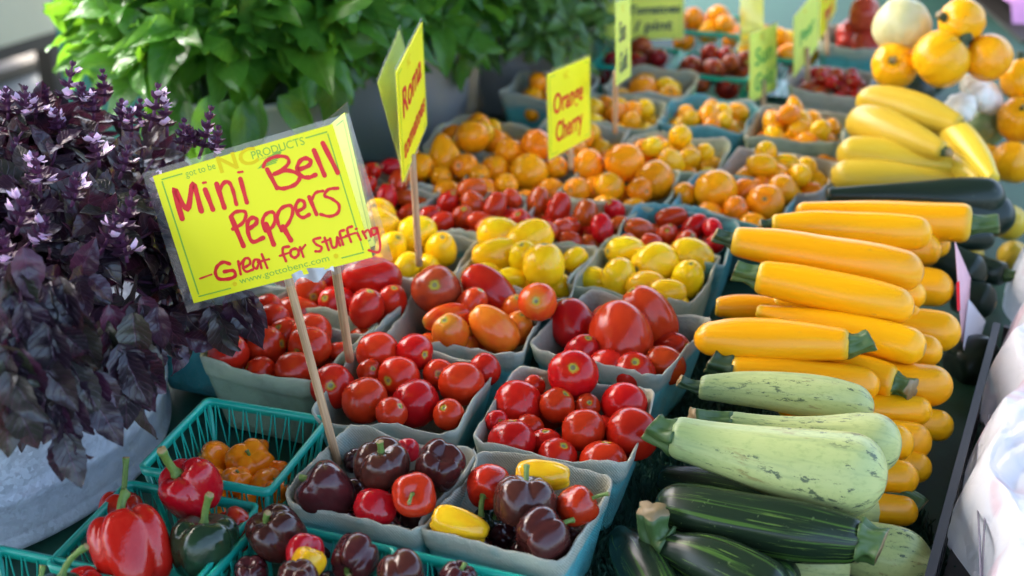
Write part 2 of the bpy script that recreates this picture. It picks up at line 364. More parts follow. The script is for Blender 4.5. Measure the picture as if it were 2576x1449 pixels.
MAT['mauve_cloth'] = simple('mauve_cloth', (.52, .26, .52), .8, var=.3, scale=12, bump=.3)
MAT['card'] = simple('pink_card', (.72, .42, .46), .5, var=.15, scale=30)
MAT['card_white'] = simple('white_card', (.82, .80, .84), .5, var=.05)

# ------------------------------------------------------------------ setting
t = NT('concrete'); o = t.obj(); nz = t.noise(o, 2.2, 6); 
t.P(Base_Color=t.mix(nz, (.04, .042, .037), (.06, .062, .055)), Roughness=.85); t.bump(t.noise(o, 60, 4), .3, .01)
mb = MB(); mb.add([[-60, -40, -.75], [60, -40, -.75], [60, 90, -.75], [-60, 90, -.75]], [[0, 1, 2, 3]])
struct(mb.build('ground', t.m, smooth=False))

t = NT('pale_paving'); o = t.obj(); t.P(Base_Color=t.mix(t.noise(o, 2.5, 6), (.30, .31, .28), (.38, .39, .35)), Roughness=.85)
mb = MB(); mb.add([[-6, 2.2, -.746], [-1.0, 2.2, -.746], [-.4, 5.6, -.746], [-6, 5.6, -.746]], [[0, 1, 2, 3]]); struct(mb.build('pavement', t.m, smooth=False))
E1 = Vector((math.cos(rad(-18)), math.sin(rad(-18)), 0)); E2 = Vector((-E1.y, E1.x, 0)); TO = Vector((0, 1.2, 0))
ROT = np.array([[E1.x, E2.x, 0], [E1.y, E2.y, 0], [0, 0, 1]])
def tb(a, b, z=0): return TO + E1 * a + E2 * b + Vector((0, 0, z))
table = empty('market_table', tb(-.05, .75, -.75)); table.rotation_euler.z = rad(-18)
tag(table, 'long display table carrying all the baskets, tubs and squash', 'table')
mb = MB(); box(mb, (0, 0, .726), (.84, 1.42, .018)); mb.build('tabletop', simple('table_board', (.20, .15, .10), .7), table, False)
for sx in (-1, 1):
    for sy in (-1, 1):
        mb = MB(); box(mb, (sx * .76, sy * 1.32, .353), (.025, .025, .352)); mb.build('leg', MAT['black_plastic'], table, False)

# turf: a mat with short plastic blades
mb = MB(); c0 = tb(-.05, .75)
n_ = 40
gx = np.array([[i / (n_ - 1) * 2 - 1, j / (n_ - 1) * 2 - 1] for j in range(n_) for i in range(n_)])
pts = np.c_[gx[:, 0] * .835, gx[:, 1] * 1.415, np.zeros(len(gx)) - .003]
pts = pts @ ROT.T + np.array(c0)
mb.add(pts, grid_faces(n_, n_))
rg = np.random.default_rng(3)
NB = 15000
q = np.c_[rg.uniform(.06, .40, NB), rg.uniform(.80, 1.55, NB)]
for x, y in q:
    h = rg.uniform(.006, .011); a = rg.uniform(0, 6.28); l = rg.normal(0, .004, 2); ww = .0011
    ca, sa = math.cos(a) * ww, math.sin(a) * ww
    mb.add([[x - ca, y - sa, -.003], [x + ca, y + sa, -.003], [x + ca * .6 + l[0], y + sa * .6 + l[1], h], [x - ca * .6 + l[0], y - sa * .6 + l[1], h]], [[0, 1, 2, 3]])
tag(mb.build('turf_mat', MAT['turf'], smooth=False), 'dark green artificial turf mat covering the table top', 'turf mat')

# ------------------------------------------------------------------ unit fruit meshes (stem end at +Z)
def lathe_mesh(name, prof, nseg, mats, fn=None):
    """prof: list of (r, z); fn(theta, r, z, k) -> (r, z)"""
    mb = MB(); V = []
    for k, (r, z) in enumerate(prof):
        for i in range(nseg):
            a = 2 * math.pi * i / nseg
            rr, zz = fn(a, r, z, k / (len(prof) - 1)) if fn else (r, z)
            V.append((rr * math.cos(a), rr * math.sin(a), zz))
    f = grid_faces(nseg, len(prof), True)
    f += [list(range(nseg))[::-1], list(range((len(prof) - 1) * nseg, len(prof) * nseg))]
    mb.add(V, f); return mb.mesh(name, mats)
def prof_super(n, er, ez, dim_top=0, wt=.3, dim_bot=0, wb=.2, taper=0.0):
    out = []
    for k in range(n):
        ph = math.pi * (1 - (k + .15) / (n - .7))
        s, c = math.sin(ph), math.cos(ph)
        r = abs(s) ** er; z = math.copysign(abs(c) ** ez, c)
        if z > 0: z -= dim_top * math.exp(-(r / wt) ** 2)
        else: z += dim_bot * math.exp(-(r / wb) ** 2)
        r *= 1 + taper * z
        out.append((r, z))
    return out
def lobed(n, depth_, seed, zmod=.12, wob=.05):
    rr = random.Random(seed); ph = rr.uniform(0, 6.28); am = [rr.uniform(-1, 1) * wob for _ in range(4)]; pa = [rr.uniform(0, 6.28) for _ in range(4)]
    def fn(a, r, z, k):
        g = (1 - abs(math.sin(n * (a + ph) / 2))) ** 2.0
        m = 1 - depth_ * g * (.55 + .45 * abs(z)) + sum(am[i] * math.cos((i + 1) * a + pa[i] + z * 1.5) for i in range(4))
        zz = z * (1 - zmod * g * min(1, r * 1.5)) + am[0] * r * math.cos(a + pa[1]) * 1.5
        return r * m, zz
    return fn
_mesh = {}
def unit(shape, mat, var=0):
    key = (shape, mat, var)
    if key in _mesh: return _mesh[key]
    s = hash((shape, var)) if False else sum(ord(c) for c in shape) * 13 + var * 101
    nm = {'round': 'tomato', 'plum': 'plum_tomato', 'pear': 'pear_tomato'}.get(shape, shape)
    m = MAT[mat]
    if shape == 'round': me = lathe_mesh(nm, prof_super(20, .93, .97, .13, .16, .0, .2), 28, m, lobed(5, .015, s, .03, .022))
    elif shape == 'plum': me = lathe_mesh(nm, prof_super(20, .85, 1.0, .06, .12, .02, .1, -.06), 24, m, lobed(3, .03, s, .02, .03))
    elif shape == 'pear':
        pr = [(r * (1 - .42 * max(0, (z + .1)) ** 1.1 / 1.05 if z > -.1 else r and 1) if z > -.1 else r, z) for r, z in prof_super(20, .85, 1.0)]
        me = lathe_mesh(nm, pr, 24, m, lobed(3, .02, s, .02, .03))
    elif shape == 'bell': me = lathe_mesh(nm, prof_super(30, .62, .80, .30, .36, .28, .42, .07), 56, m, lobed(4 if var % 2 else 3, .20, s, .2, .04))
    elif shape == 'mini': me = lathe_mesh(nm, prof_super(28, .66, .85, .30, .34, .30, .42, .0), 56, m, lobed(4 + var % 2, .16, s, .12, .04))
    elif shape == 'smooth': me = lathe_mesh(nm, prof_super(26, .80, .92, .26, .34, .08, .3, .08), 48, m, lobed(3, .05, s, .05, .05))
    elif shape == 'heart': me = lathe_mesh(nm, prof_super(26, .74, .92, .22, .3, .0, .3, .28), 48, m, lobed(3, .10, s, .08, .05))
    elif shape == 'long': me = lathe_mesh(nm, prof_super(28, .50, .90, .12, .34, .22, .30, .10), 48, m, lobed(3, .08, s, .07, .03))
    elif shape == 'chili': me = lathe_mesh(nm, prof_super(26, .74, .9, .2, .3, .0, .3, .25), 40, m, lobed(4, .16, s, .1, .13))
    elif shape == 'squash': me = lathe_mesh(nm, prof_super(22, .86, .95, .12, .25, .05, .2), 48, m, lobed(8, .06, s, .05, .03))
    elif shape == 'patty': me = lathe_mesh(nm, prof_super(22, .7, 1.1, .2, .3, .1, .3), 60, m, lobed(9, .22, s, .0, .02))
    elif shape == 'heirloom': me = lathe_mesh(nm, prof_super(22, .85, .95, .25, .25, .1, .2), 40, m, lobed(7, .12, s, .06, .05))
    _mesh[key] = me; return me

def calyx_mesh(seed, rad_=.42, dome=.72):
    rr = random.Random(seed); mb = MB(); n = 5 + seed % 2; N = 40; V = []
    for j, f in enumerate((.0, .35, .7, 1.0)):
        for i in range(N):
            a = 2 * math.pi * i / N
            star = .62 + .38 * abs(math.cos(n * a / 2)) ** 1.6 + .06 * math.sin(3 * a + seed)
            r = rad_ * f * (star if f > .5 else 1)
            z = dome + .10 * f ** 2 + (.07 * math.sin(5 * a + seed) * f if f > .6 else 0) - .05
            V.append((r * math.cos(a), r * math.sin(a), z))
    mb.add(V, grid_faces(N, 4, True), at={'along': np.full(len(V), .4)}); return mb.mesh('calyx', MAT['stem'])
CALYX = [calyx_mesh(i) for i in range(4)]

THINGS = []     # for labels: (obj, px, py, basket, kindphrase)
def place(o, P, axis, r, ratio, roll):
    q = Vector(axis).normalized().to_track_quat('Z', 'Y') @ Quaternion((0, 0, 1), roll)
    o.rotation_mode = 'QUATERNION'; o.rotation_quaternion = q
    o.location = P; o.scale = (r, r, r * ratio)

NAMES = {'round': 'tomato', 'plum': 'plum_tomato', 'pear': 'pear_tomato', 'bell': 'bell_pepper', 'mini': 'mini_bell_pepper', 'smooth': 'mini_bell_pepper', 'heart': 'mini_bell_pepper',
         'long': 'mini_bell_pepper', 'chili': 'chili_pepper', 'squash': 'round_squash', 'patty': 'pattypan_squash', 'heirloom': 'heirloom_tomato'}
CATS = {'round': 'tomato', 'plum': 'tomato', 'pear': 'tomato', 'bell': 'pepper', 'mini': 'pepper', 'smooth': 'pepper', 'heart': 'pepper', 'long': 'pepper', 'chili': 'pepper', 'squash': 'squash', 'patty': 'squash', 'heirloom': 'tomato'}
_cnt = [0]
def make_fruit(shape, mat, P, r, ratio, axis, stem=None, roll=None, calyx=True, sr=.11):
    _cnt[0] += 1; v = _cnt[0] % 3
    o = link(NAMES[shape], unit(shape, mat, v))
    place(o, P, axis, r, ratio, R.uniform(0, 6.28) if roll is None else roll)
    if stem is not None:
        # stem: list of camera-space offsets in units of r, from the pole outwards
        Lm = stem.get('len', .8); bend = stem.get('bend', (.2, 0)); iz = 1 / ratio
        p0 = (0, 0, .66); p1 = (0, 0, .66 + Lm * .55 * iz); p2 = (bend[0], bend[1], .66 + Lm * iz)
        mb = MB(); ps = bez(p0, p1, p2, 10)
        rs = [sr * (2.0 if i == 0 else 1.45 if i == 1 else 1.0) * (1.22 if i >= 8 else 1) for i in range(10)]
        tube(mb, ps, rs, 12, star=lambda a, t: 1 + .09 * math.cos(5 * a))
        if calyx:
            c = link('calyx', CALYX[_cnt[0] % 4], o)
        mb.build('stem', MAT['stem'], o)
    return o

# ------------------------------------------------------------------ baskets
def sq_ring(half, corner, z, n=14):
    """rounded square outline, points counter-clockwise"""
    pts = []
    for k in range(4):
        a0 = k * math.pi / 2
        cx = (half - corner) * (1 if k in (0, 3) else -1); cy = (half - corner) * (1 if k in (0, 1) else -1)
        for i in range(6):
            a = a0 + math.pi / 2 * i / 5; pts.append((cx + corner * math.cos(a), cy + corner * math.sin(a), z))
        # straight side to the next corner
        nx = (half - corner) * (1 if (k + 1) % 4 in (0, 3) else -1); ny = (half - corner) * (1 if (k + 1) % 4 in (0, 1) else -1)
        a = a0 + math.pi / 2
        s0 = (cx + corner * math.cos(a), cy + corner * math.sin(a)); s1 = (nx + corner * math.cos(a), ny + corner * math.sin(a))
        for i in range(1, n): pts.append((s0[0] + (s1[0] - s0[0]) * i / n, s0[1] + (s1[1] - s0[1]) * i / n, z))
    return np.array(pts)
def pulp_mesh(seed, mat, top=.135, h=.09):
    rr = np.random.default_rng(seed); mb = MB(); half = top / 2
    def outl(f): return half * (.76 + .24 * f)
    rings = []; ins = []; lip = []
    N = len(sq_ring(half, .015, 0)); th = np.linspace(0, 2 * math.pi, N, endpoint=False)
    wav = sum(rr.normal(0, .00065) * np.cos(k * th + rr.uniform(0, 6.28)) for k in range(2, 9)) + sum(rr.normal(0, .00010) * np.cos(k * th + rr.uniform(0, 6.28)) for k in range(12, 34)) + rr.normal(0, .0002, N)
    bow = sum(rr.normal(0, .0014) * np.cos(k * th + rr.uniform(0, 6.28)) for k in range(2, 6))
    ribs = np.maximum(0, np.cos(th * 28)) ** 3
    def ring(f, off, i, l, wv=0.0, rib=0.0):
        p = sq_ring(outl(f) + off, .015, f * h)
        d = p[:, :2] / np.linalg.norm(p[:, :2], axis=1)[:, None]
        p[:, :2] += d * (bow * f * 1.3 + ribs * rib)[:, None]
        p[:, 2] += wav * wv
        rings.append(p); ins.append(np.full(N, i)); lip.append(np.full(N, l))
    ring(0.0, -.006, 0, 0); ring(.02, 0, 0, 0)
    for f in (.15, .35, .55, .70): ring(f, 0, 0, 0, rib=.0013)
    ring(.735, .0000, 0, 0, .3, .0010); ring(.75, .0012, 0, 0, .4, .0004); ring(.78, .0015, 0, 0, .6); ring(.92, .0012, 0, .0, 1); ring(.985, .0010, 0, .5, 1.3); ring(1.0, .0003, .2, 1, 2.0)
    ring(.997, -.0010, .7, 1, 1.9); ring(.96, -.0020, 1, .2, 1.1); ring(.75, -.0022, 1, 0, .4)
    for f in (.5, .25, .05): ring(f, -.0022, 1, 0)
    ring(.045, -.012, 1, 0)
    V = np.concatenate(rings); nr = len(rings)
    f = grid_faces(N, nr, True); f += [list(range(N))[::-1], list(range((nr - 1) * N, nr * N))]
    mb.add(V, f, at={'inside': np.concatenate(ins), 'lip': np.concatenate(lip)})
    ring_ = rings[11]
    for _ in range(420):
        i = rr.integers(0, N); p = ring_[i] + (ring_[(i + 1) % N] - ring_[i]) * rr.uniform(0, 1)
        d = np.array([rr.normal(0, 1), rr.normal(0, 1), abs(rr.normal(.5, .6))]); d /= np.linalg.norm(d)
        l = rr.uniform(.0008, .0026); e = np.cross(d, [rr.normal(), rr.normal(), rr.normal()]); e = e / (np.linalg.norm(e) + 1e-9) * .00016
        mb.add([p - e, p + e, p + d * l], [[0, 1, 2]], at={'inside': np.full(3, .2), 'lip': np.ones(3)})
    return mb.mesh('pulp_basket', MAT[mat])
BH = .09
BASK = {}
def pulp(key, x, y, yaw, mat, label, phrase, top=.135, tilt=0, z=.0015):
    o = link('pulp_basket', pulp_mesh(len(BASK) * 7 + 3, mat, top)); o.location = (x, y, z); o.rotation_euler = (0, tilt, rad(yaw))
    tag(o, label, 'basket', 'pulp baskets in rows on the turf')
    BASK[key] = dict(c=Vector((x, y, z)), yaw=rad(yaw), half=top / 2, phrase=phrase, fr=[], z=z); return o
def net(key, x, y, yaw, label, phrase, top=.128, h=.078, rows=8):
    t = empty('mesh_basket', (x, y, .0015)); t.rotation_euler.z = rad(yaw); half = top / 2; bot = half * .76
    tag(t, label, 'basket', 'teal plastic mesh baskets')
    mb = MB(); N = len(sq_ring(half, .006, 0))
    rr = [sq_ring(half + .0015, .007, h - .008), sq_ring(half + .0025, .007, h), sq_ring(half - .0012, .006, h + .0004), sq_ring(half - .0022, .006, h - .008), sq_ring(half + .0015, .007, h - .008)]
    mb.add(np.concatenate(rr), grid_faces(N, 5, True)); mb.build('rim', MAT['net'], t)
    for sx in (-1, 1):
        for sy in (-1, 1):
            mb = MB(); tube(mb, [(sx * bot, sy * bot, .002), (sx * (half - .003), sy * (half - .003), h - .006)], .0026, 6); mb.build('corner_post', MAT['net'], t)
    mb = MB()
    for k in range(4):
        ca, sa = math.cos(k * math.pi / 2), math.sin(k * math.pi / 2)
        for i in range(rows):
            for s in (-1, 1):
                ps = []
                for j in range(9):
                    tt = j / 8; zz = (h - .007) * (1 - tt) + .002
                    hw = bot + (half - bot) * (zz / h)
                    u = (i + .5) / rows * 2 - 1 + s * (2 / rows) * (.08 + .95 * tt ** 1.4)
                    u = max(-1, min(1, u)); X, Y = u * hw * .97, -(hw - .001 - .0004 * s)
                    ps.append((X * ca - Y * sa, X * sa + Y * ca, zz))
                tube(mb, ps, .00085, 5, cap=False)
    mb.build('lattice', MAT['net'], t)
    mb = MB(); box(mb, (0, 0, .0022), (bot, bot, .0012)); mb.build('bottom', MAT['net'], t, False)
    BASK[key] = dict(c=Vector((x, y, .0015)), yaw=rad(yaw), half=top / 2, phrase=phrase, fr=[], z=.0015); return t
def pulp_px(key, px, py, yaw, mat, label, phrase, **k):
    p = at(px, py, BH); return pulp(key, p.x, p.y, yaw, mat, label, phrase, **k)

pulp('B1', -.114, 1.075, -21, 'pulp_teal', 'grey pulp basket of brown and red mini peppers, sign stick standing in it', 'basket with the sign stick')
pulp('B2', .006, 1.033, -23, 'pulp_teal', 'grey pulp basket of mini peppers with two yellow ones among them', 'basket with two yellow peppers')
pulp('B5', .053, 1.18, -17, 'pulp_teal', 'heaped blue grey pulp basket of round red tomatoes next to the pale zucchini', 'heaped basket beside pale zucchini', top=0.148)
pulp('B6', .116, 1.346, -29, 'pulp_teal', 'blue grey pulp basket of large red plum tomatoes beside the golden zucchini', 'basket of large plum tomatoes', z=.004, top=0.150)
pulp('B3', -.238, 1.335, -22, 'pulp_sage', 'sage green pulp basket of round red tomatoes right under the big yellow sign', 'sage basket under big sign', top=0.144)
pulp('B4', -.106, 1.235, -15, 'pulp_teal', 'grey pulp basket of round red tomatoes just behind the sign stick', 'tomato basket behind sign stick', top=0.150)
pulp('B7', -.046, 1.392, -11, 'pulp_teal', 'teal pulp basket of ripening red and orange plum tomatoes', 'basket of ripening plum tomatoes', top=0.150)
pulp('B8', .158, 1.511, -22, 'pulp_sage', 'pale green pulp basket of yellow plum tomatoes next to golden zucchini', 'pale green yellow-plum basket', top=0.146)
pulp_px('B10', 868, 745, -20, 'pulp_teal', 'teal pulp basket of dark red plum tomatoes half hidden by the big sign', 'basket half hidden by sign', top=0.145)
pulp_px('B0', 555, 768, -20, 'pulp_teal', 'pulp basket of red tomatoes almost hidden under the hanging purple basil', 'basket under the purple basil')
pulp_px('B11', 1040, 640, -18, 'pulp_teal', 'teal pulp basket of yellow plum tomatoes behind a dowel stick', 'yellow-plum basket behind dowel', top=0.142)
pulp_px('B12', 1315, 668, -16, 'pulp_teal', 'grey pulp basket heaped with large yellow plum tomatoes, middle of the yellow row', 'middle yellow-plum basket', top=0.145)
pulp_px('B13', 950, 505, -18, 'pulp_teal', 'teal pulp basket of red grape tomatoes below the leaning folded sign', 'grape-tomato basket below folded sign')
pulp_px('B14', 1180, 545, -18, 'pulp_teal', 'teal pulp basket of red grape tomatoes just right of a dowel', 'grape-tomato basket beside dowel', top=0.142)
pulp_px('B15', 1428, 558, -18, 'pulp_sage', 'sage pulp basket of long red grape tomatoes, middle of its row', 'sage grape-tomato basket', top=0.142)
pulp_px('B9', 1702, 588, -20, 'pulp_turq', 'bright turquoise pulp basket of small red grape tomatoes', 'bright turquoise basket', top=0.145)
pulp_px('B16', 1085, 440, -18, 'pulp_teal', 'dark teal pulp basket of orange pear and round tomatoes', 'orange pear-tomato basket')
pulp_px('B17', 1310, 445, -18, 'pulp_teal', 'teal pulp basket of orange tomatoes under the handwritten square sign', 'orange basket under square sign', top=0.142)
pulp_px('B18', 1560, 465, -18, 'pulp_sage', 'sage pulp basket of large glossy orange tomatoes behind red grape tomatoes', 'sage orange-tomato basket', top=0.142)
pulp_px('B19', 1850, 498, -22, 'pulp_turq', 'turquoise pulp basket of large orange tomatoes beside the golden zucchini', 'turquoise orange-tomato basket', top=0.145)
pulp_px('B20', 1205, 345, -18, 'pulp_teal', 'teal pulp basket heaped with yellow and orange cherry tomatoes near the tubs', 'cherry basket near the tubs')
pulp_px('B21', 1445, 350, -18, 'pulp_teal', 'pulp basket of golden cherry tomatoes behind the square yellow sign', 'cherry basket behind square sign')
pulp_px('B22', 1695, 385, -18, 'pulp_sage', 'sage pulp basket heaped with golden cherry tomatoes in the back half', 'sage golden-cherry basket', top=0.142)
pulp_px('B23', 1955, 430, -22, 'pulp_white', 'pale grey pulp basket of golden cherry tomatoes by the yellow straightneck squash', 'pale grey golden-cherry basket', tilt=.02, top=0.142)
pulp_px('B24', 1555, 280, -18, 'pulp_sage', 'sage pulp basket of golden cherry tomatoes around a narrow sign stick', 'basket at narrow sign stick')
pulp_px('B25', 1785, 285, -18, 'pulp_turq', 'turquoise edged pulp basket of dull golden cherry tomatoes', 'turquoise edged golden basket')
pulp_px('B26', 2010, 315, -20, 'pulp_sage', 'sage pulp basket of bright orange pear tomatoes near the squash heap', 'sage pear-tomato basket', top=0.142)
pulp_px('B27', 1385, 215, -18, 'pulp_teal', 'shaded pulp basket of orange tomatoes beside the grey tubs', 'shaded basket beside grey tubs')
pulp_px('B28', 1640, 205, -18, 'pulp_teal', 'pulp basket of large golden tomatoes below the wide yellow sign', 'basket below wide sign')
pulp_px('B29', 2095, 205, -20, 'pulp_white', 'pale pulp basket of tiny red cherry tomatoes by the round squash', 'pale tiny-cherry basket')
net('N9', *at(1800, 165, .078).xy, -18, 'teal mesh basket of dark red tomatoes in the shaded far rows', 'far teal mesh basket', rows=6)
net('N8', *at(1605, 145, .078).xy, -18, 'teal mesh basket of dark tomatoes hidden behind the wide sign', 'mesh basket behind wide sign', rows=6)
net('N10', *at(1950, 120, .078).xy, -18, 'teal mesh basket of yellow and dark tomatoes behind the tilted signs', 'mesh basket behind tilted signs', rows=6)
net('N11', *at(1790, 60, .078).xy, -18, 'teal mesh basket of orange tomatoes at the far end of the table', 'mesh basket at far end', rows=6)
pulp_px('B30', 2160, 95, -18, 'pulp_teal', 'pulp basket of large red heirloom tomatoes behind the cream squash', 'heirloom basket by cream squash')
net('N12', *at(1530, 60, .078).xy, -18, 'empty teal mesh basket left of the wide sign', 'empty mesh basket', rows=6)

net('N1', -.258, 1.134, -17, 'teal mesh basket of orange chili peppers just below the tomatoes', 'orange chili basket', h=.0885)
net('N2', *at(392, 1345, .08).xy, -17, 'teal mesh basket of large red and green bell peppers by the metal tub', 'bell pepper mesh basket', h=.08)
net('N3', *at(735, 1455, .08).xy, -20, 'teal mesh basket of brown mini peppers with one yellow tip showing', 'brown pepper mesh basket', h=.08)
net('N4', *at(1115, 1545, .08).xy, -20, 'teal mesh basket cut off by the bottom edge, below the two grey baskets', 'mesh basket at bottom edge', h=.08)
net('N5', *at(45, 1530, .08).xy, -17, 'teal mesh basket in the bottom corner with green curved stems', 'mesh basket in bottom corner', h=.08)

# ------------------------------------------------------------------ fruit lists: basket, shape, skin, px, py, width px, length ratio, stem axis in view space, kind phrase, extra
FR = []
def F(b, shape, mat, px, py, d, kind, axis=None, ratio=None, z=None, stem=None, calyx=True, label=None, roll=None, sr=.11):
    if axis is None:
        axis = (R.uniform(-.8, .8), R.uniform(-.3, 1.0), R.uniform(-.1, 1.0))
    if ratio is None: ratio = {'round': .93, 'plum': 1.3, 'pear': 1.35, 'heirloom': .75}.get(shape, 1.0)
    FR.append(dict(b=b, shape=shape, mat=mat, px=px, py=py, d=d, kind=kind, axis=cdir(*axis), ratio=ratio, z=z, stem=stem, calyx=calyx, label=label, roll=roll, sr=sr))
def many(b, shape, mat, kind, lst, **k):
    for it in lst:
        kk = dict(k)
        if shape == 'chili': kk['stem'] = dict(len=.35, bend=(.15, .1)); kk['sr'] = .08

        if len(it) > 3: kk['axis'] = it[3]
        if len(it) > 4: kk['ratio'] = it[4]
        F(b, shape, mat, it[0], it[1], it[2], kind, **kk)
RT = 'round red tomato'
up = (0, .8, .5)
many('B3', 'round', 'red_tomato', RT, [(576, 893, 110, (-.6, .5, -.2)), (669, 870, 107, (.7, .1, .3)), (689, 803, 84, (0, 1, -.5)), (675, 775, 74), (779, 873, 112, (-.5, -.25, .8)), (785, 836, 104, (0, .9, -.3)),
     (742, 933, 108, (0, 1, 0)), (655, 938, 86), (603, 841, 66), (635, 806, 72), (853, 885, 56), (718, 838, 80)])
many('B0', 'round', 'red_tomato', RT, [(479, 828, 56), (478, 868, 74), (520, 800, 60)])
many('B4', 'round', 'red_tomato', RT, [(950, 887, 113, (-.2, .9, -.2)), (1042, 887, 97), (838, 972, 116, (0, .1, .95)), (918, 1008, 120, (-.3, .2, -.9)), (1003, 948, 108, (-.5, -.15, .85)), (1045, 1015, 128, (-.6, .7, -.3)),
     (930, 935, 66), (1103, 942, 82, (.05, .1, .9)), (1161, 966, 118, (.2, .8, -.4)), (1220, 930, 86), (1128, 1042, 82, (-.3, .5, .8)), (985, 1040, 84)])
many('B5', 'round', 'red_tomato', RT, [(1303, 1020, 128, (-.3, -.3, -.9)), (1442, 942, 130, (-.05, .35, .9)), (1402, 1020, 94, (.5, .75, .45)), (1468, 1082, 112, (0, -.2, -.9)), (1570, 1017, 118, (.3, .7, -.4)), (1590, 1092, 140, (.4, .6, -.5)),
     (1288, 1112, 124, (0, .95, .1)), (1372, 1118, 86, (0, .9, .4)), (1402, 1152, 104), (1519, 1167, 126, (.1, .9, .1)), (1345, 970, 58), (1478, 1022, 66), (1250, 1060, 60), (1330, 1080, 80)])
PT = 'red plum tomato'
F('B6', 'plum', 'roma', 1560, 846, 164, 'biggest red plum tomato', axis=(-.15, .9, -.3), ratio=1.14, z=.125, label='biggest glossy red plum tomato on top of its heap')
F('B6', 'plum', 'roma', 1634, 796, 128, PT, axis=(-.55, .75, .2), ratio=1.35, z=.115)
F('B6', 'plum', 'roma', 1440, 815, 112, PT, axis=(-.3, .8, -.2), ratio=1.2)
F('B6', 'round', 'red_tomato', 1594, 938, 110, 'red tomato with star scar', axis=(.0, .6, .8))
F('B6', 'plum', 'roma', 1672, 918, 92, PT, ratio=1.2)
F('B6', 'plum', 'roma', 1462, 890, 92, PT, ratio=1.2)
F('B6', 'plum', 'roma', 1525, 925, 96, PT, ratio=1.2)
F('B7', 'plum', 'dark_tomato', 1097, 728, 126, 'dark red plum tomato', axis=(0, .15, .95), ratio=1.15, z=.12)
F('B7', 'plum', 'roma', 1231, 733, 108, 'long bright red plum tomato', axis=(-.7, .7, .1), ratio=1.55, z=.12)
F('B7', 'round', 'orange_red', 1353, 760, 100, 'orange red round tomato', axis=(-.1, .05, .95), ratio=1.05, z=.115)
F('B7', 'plum', 'orange_red', 1124, 800, 72, 'orange red plum tomato', axis=(-.95, -.2, .3), ratio=1.75)
F('B7', 'plum', 'orange_red', 1133, 837, 96, 'orange red plum tomato', axis=(-.25, .6, .75), ratio=1.15)
F('B7', 'plum', 'orange_red', 1243, 828, 102, 'orange red plum tomato', axis=(-.7, .7, 0), ratio=1.45)
F('B7', 'plum', 'orange_red', 1302, 825, 80, 'orange red plum tomato', ratio=1.2)
F('B7', 'plum', 'roma', 1185, 770, 80, 'red plum tomato', ratio=1.3)
DP = 'dark red plum tomato'
F('B10', 'plum', 'roma', 936, 700, 118, 'large red plum tomato', axis=(-.95, .2, .1), ratio=1.3, z=.12)
many('B10', 'plum', 'roma', DP, [(922, 776, 94, (.2, .8, .4), 1.1), (775, 728, 96), (985, 765, 84), (850, 765, 92), (725, 690, 80), (830, 700, 90)])
YP = 'yellow plum tomato'
many('B8', 'plum', 'yellow', YP, [(1573, 634, 84), (1646, 663, 106, (-.75, -.25, .6), 1.22), (1739, 645, 92, (-.8, .3, .2), 1.3), (1558, 702, 92, (0, .95, .2), 1.2), (1495, 706, 72), (1730, 702, 84), (1678, 735, 66, (.95, 0, .1), 1.5), (1625, 720, 80)], z=None)
many('B12', 'plum', 'yellow', YP, [(1259, 598, 104, (-.8, .4, .1), 1.2), (1333, 602, 100, (.8, .4, 0), 1.25), (1249, 642, 92, (-.95, 0, .2), 1.4), (1369, 666, 110, (0, .9, .3), 1.02), (1446, 652, 60, (.7, .5, .2), 1.2), (1286, 698, 50, (1, 0, 0), 1.5), (1320, 650, 80), (1220, 690, 60)])
many('B11', 'plum', 'yellow', YP, [(1046, 588, 94, (-.7, -.2, .6), 1.2), (1110, 628, 84, (.1, .6, .7), 1.15), (960, 570, 90), (1023, 668, 62), (955, 540, 80), (985, 622, 76), (1075, 668, 60)])
GT = 'red grape tomato'
many('B14', 'plum', 'grape', GT, [(1126, 513, 60), (1164, 550, 64, (.1, .6, .7), 1.15), (1193, 513, 60), (1187, 478, 62, (.9, .2, 0), 1.3), (1246, 520, 60, (.3, .9, 0), 1.3), (1288, 500, 44), (1083, 542, 50), (1110, 560, 52), (1205, 558, 52), (1225, 570, 50)])
many('B15', 'plum', 'grape', GT, [(1353, 512, 62, (.25, .9, .2), 1.4), (1405, 526, 62, (.3, .9, 0), 1.45), (1474, 543, 66, (.15, .9, .3), 1.3), (1309, 552, 54, (-.2, .4, .8), 1.1), (1418, 575, 52), (1546, 530, 52), (1514, 574, 60), (1375, 582, 50), (1340, 572, 50), (1555, 566, 44)])
many('B9', 'plum', 'grape', GT, [(1609, 578, 60, (-.9, .3, .2), 1.3), (1689, 547, 56, (.95, .2, .1), 1.5), (1749, 570, 58, (.7, .6, .2), 1.3), (1675, 592, 50, (0, .4, .9), 1.1), (1793, 576, 52), (1800, 612, 48), (1640, 612, 48), (1725, 606, 52), (1580, 606, 40)])
many('B13', 'plum', 'grape', GT, [(932, 436, 50), (972, 498, 56, (.1, .9, .3), 1.35), (921, 470, 50), (1003, 455, 52), (1020, 500, 46), (945, 530, 46), (900, 440, 50), (985, 420, 46)])
OT = 'orange tomato'
many('B17', 'round', 'orange', OT, [(1331, 433, 98, (0, -.4, -.8)), (1246, 428, 74), (1352, 366, 84), (1281, 383, 76), (1205, 440, 56), (1275, 465, 60), (1400, 420, 60)])
many('B18', 'round', 'orange', OT, [(1481, 418, 86), (1572, 410, 102, (.4, .6, -.4)), (1646, 453, 100, (.3, .6, -.3), 1.02), (1533, 472, 82), (1450, 478, 66), (1610, 480, 66)])
many('B19', 'round', 'orange', OT, [(1801, 480, 114, (-.3, .8, -.2)), (1926, 512, 98, (-.2, .2, .9)), (1968, 479, 82), (1872, 482, 72), (1722, 490, 66), (1850, 525, 66)])
F('B16', 'pear', 'orange', 1118, 392, 86, 'orange pear tomato', axis=(-.15, .9, .2), ratio=1.35)
